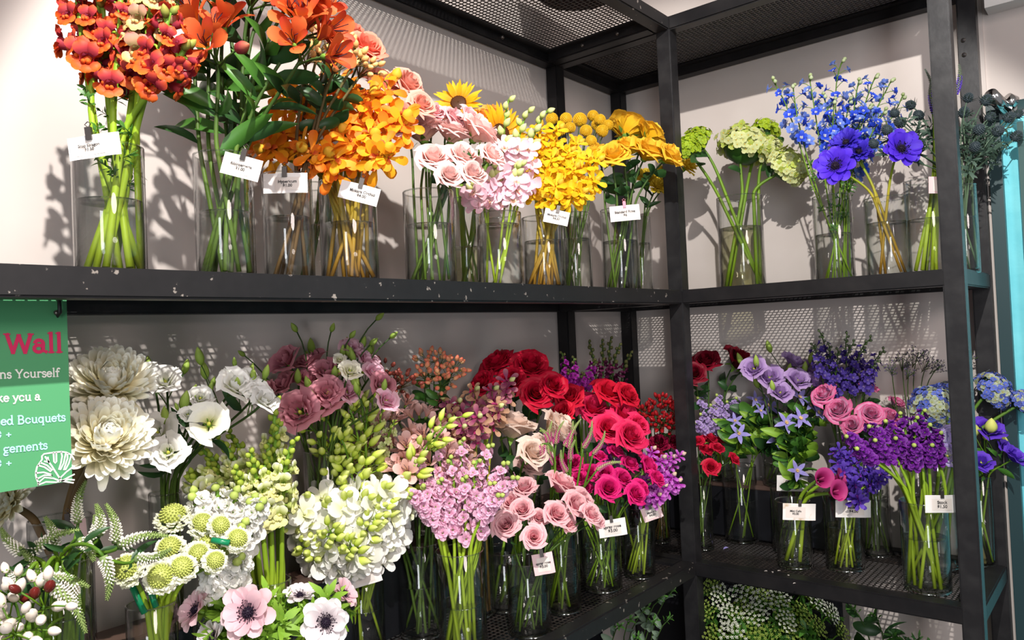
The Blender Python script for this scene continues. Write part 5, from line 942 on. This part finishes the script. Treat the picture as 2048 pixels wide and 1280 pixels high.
# ------------------------------------------------------------------ price cards, fallen petals and small things
_r3 = np.array([math.cos(YAW), math.sin(YAW), 0.0])
STAIN = plain('stained_card_paper', (240, 234, 228), 0.7, 0, 0.2, 26, (188, 150, 98), 0, 0.56, 0.72)
PINKC = plain('pink_card_paper', (236, 206, 206), 0.7, 0, 0.2, 12, (230, 198, 198), 0)
CLIPP = plain('pink_clip', (226, 140, 160), 0.35)
def card(px, py, w, h, rot, vk, lines, label, paper=CARD, clip=CLIP, tsz=9.5, dd=0.012, tilt=0.0, cx=0.0, tx=0.0):
    v = VASE[vk]; c = on_front(px, py, v['c'], v['r']+dd); k = ((c-CAM)@FW)/F_PX; W_, H_ = w*k, h*k
    a = math.radians(-rot)-ROLL*0; X = math.cos(a)*_r3+math.sin(a)*np.array([0, 0, 1]); Zn = nrm(-FH+np.array([0, 0, tilt])); Y = np.cross(Zn, X); R = np.stack([X, Y, Zn], 1)
    root = empty('price_card', c); root.matrix_world = Matrix([[*R[i], c[i]] for i in range(3)]+[[0, 0, 0, 1]])
    def bend(x, y): return -0.0016*(2*x/W_)**2+0.0008*math.sin(9*x/W_+2*y/H_)
    m = M(); xs = np.linspace(-W_/2, W_/2, 9); yy = np.linspace(-H_/2, H_/2, 4)
    for z, fl in ((0, False), (-.0006, True)):
        G = np.array([[(x, y, bend(x, y)+z) for x in xs] for y in yy]); m.grid(G if not fl else G[:, ::-1])
    link('paper', m.mesh('paper', [paper]), root)
    m = M(); G = np.array([[(x, y, bend(x, y)+.0004) for x in np.linspace(-.3*W_, .3*W_, 7)+tx*W_] for y in np.linspace(-.36*H_, .3*H_, 3)]); m.grid(G); link('sticker', m.mesh('sticker', [PRINT]), root)
    if lines:
        cu = bpy.data.curves.new('lettering', 'FONT'); cu.body = '\n'.join(lines); cu.align_x = 'CENTER'; cu.align_y = 'CENTER'; cu.size = tsz*k*.88; cu.space_line = .95; cu.materials.append(INK); cu.fill_mode = 'FRONT'; cu.offset = tsz*k*.018
        tmp = bpy.data.objects.new('tmp', cu); COL.objects.link(tmp); dg = bpy.context.evaluated_depsgraph_get()
        me = bpy.data.meshes.new_from_object(tmp.evaluated_get(dg)); bpy.data.objects.remove(tmp); bpy.data.curves.remove(cu)
        if not me.materials: me.materials.append(INK)
        link('lettering', me, root, (tx*W_, -.03*H_, .0011))
    m = M(); q = cx*W_; m.box((q-.0035, H_*.5-.006, -.002), (q+.0035, H_*.5+.009, .003)); m.tube([(q, H_*.5+.009, 0), (q+.004, H_*.5+.013, .001), (q, H_*.5+.016, 0), (q-.004, H_*.5+.013, 0), (q, H_*.5+.009, 0)], .0006, 0, 5)
    link('clip', m.mesh('clip', [clip], False), root)
    return thing(root, label, 'price card')
card(187, 292, 103, 46, -6, 'snap', ['Snap Dragon', '$1.50'], 'white price card reading Snap Dragon', cx=-.05, tx=-.08)
card(482, 333, 78, 44, 17, 'alst', ['Alstroemeria', '$1.00'], 'white price card reading Alstroemeria', tx=0)
card(570, 366, 88, 40, 1, 'hyp', ['Hypericum', '$1.00'], 'shaded price card reading Hypericum below the orange orchids', tx=.06)
card(718, 386, 80, 36, 17, 'mok', ['Mokara Orchid', '$4.00'], 'white price card half covered by the orange orchids', tx=.08, dd=.03)
card(1113, 434, 50, 28, 14, 'ymok', ['Mokara Orchid', '$4.50'], 'small price card below the yellow orchids', tsz=7, dd=.02)
card(1250, 426, 60, 31, -3, 'yrose', ['Standard Rose', '$6'], 'white price card reading Standard Rose', clip=CLIPP, tsz=8)
card(1881, 370, 46, 34, 3, 'lia', [], 'pinkish blank looking price card half behind the right front post', paper=PINKC)
card(140, 1068, 64, 56, -4, 'mum', ['Sp', ''], 'pinkish price card behind the white veronica spikes', paper=PINKC, tx=.0, tsz=11)
card(728, 1152, 66, 38, -14, 'wden', ['Lar', ''], 'white price card tucked under the white orchids', tsz=11, dd=.035)
card(1087, 1128, 42, 42, -8, 'pspr', ['spray rose', '$3.00'], 'pink price card reading spray rose on the small vase', paper=PINKC, tsz=8)
card(1225, 1056, 56, 34, -6, 'hspr', ['spray rose', '$3.00'], 'white price card reading spray rose on the hot pink rose vase', tsz=9.5)
card(1304, 1026, 40, 28, -17, 'pmok', ['Mokara', '$4.00'], 'small tilted pink price card on the magenta orchid vase', paper=PINKC, tsz=7)
card(1585, 967, 62, 31, 4, 'clem2', ['Clematis', '$3.00'], 'white price card under the hanging clematis', tsz=9.5)
card(1599, 1024, 66, 33, 4, 'calla', ['Mini Calla', '$3.00'], 'stained price card on the calla lily vase', paper=STAIN, tsz=6.5, tx=-.12)
card(1707, 1018, 71, 34, 3, 'vpur', ['Mokara', '$4.00'], 'white price card behind a hanging violet orchid', tsz=9)
card(1884, 1008, 66, 35, 2, 'purst', ['Stock', '$1.50'], 'white price card reading Stock', tsz=10)
FPM = lib('petal:fallen lilac', lambda r: leaf_mesh(r, .8, OB, .3, 60, 100), [pm('clematis_lilac', (170, 160, 220), (186, 176, 232))], 1); FPW = lib('petal:fallen white', lambda r: leaf_mesh(r, .6, OB, .3, 70, 100), [pm('fallen_white', (226, 214, 206), (240, 232, 226))], 1)
p = on_z(1447, 1099, Z0-.006); thing(link('fallen_petal', FPM[0], None, p+np.array([0, 0, .0005]), rotz(1.0), .016), 'lilac petal fallen on the right lower shelf', 'petal')
fl = [(1470, 1133), (1486, 1137), (1496, 1135), (1512, 1138), (1528, 1143), (1546, 1146), (1562, 1142), (1574, 1150), (1586, 1168)]
for k, (a, b) in enumerate(fl):
    z = Z0-.006 if b < 1140 else Z0; p = on_z(a, b, z); thing(link('fallen_petal', FPW[0], None, p+np.array([0, 0, .0005]), rotz(k*1.7), .008), ordlabel('tiny white petal scrap on the right lower shelf edge', k, len(fl)), 'petal', 'petal scraps on the shelf edge')
GRT = plain('green_plastic', (20, 128, 84), 0.3, 0, 0.5)
sl = [((424, 1080), (459, 1086), .0042), ((262, 1166), (290, 1226), .0048), ((300, 1178), (312, 1214), .0042)]
c0 = VASE['scab']['c']
for k, (a, b, r) in enumerate(sl):
    A, B = on_front(*a, c0, .03), on_front(*b, c0, .03); m = M(); m.tube([(0, 0, 0), (B-A)], r, 0, 8)
    thing(link('stem_sleeve', m.mesh('stem_sleeve', [GRT]), None, A), ['glossy green plastic sleeve lying between the upper scabiosa heads', 'green plastic sleeve slanting below the left scabiosa head', 'green plastic sleeve on a scabiosa stem below the middle heads'][k], 'plant sleeve')
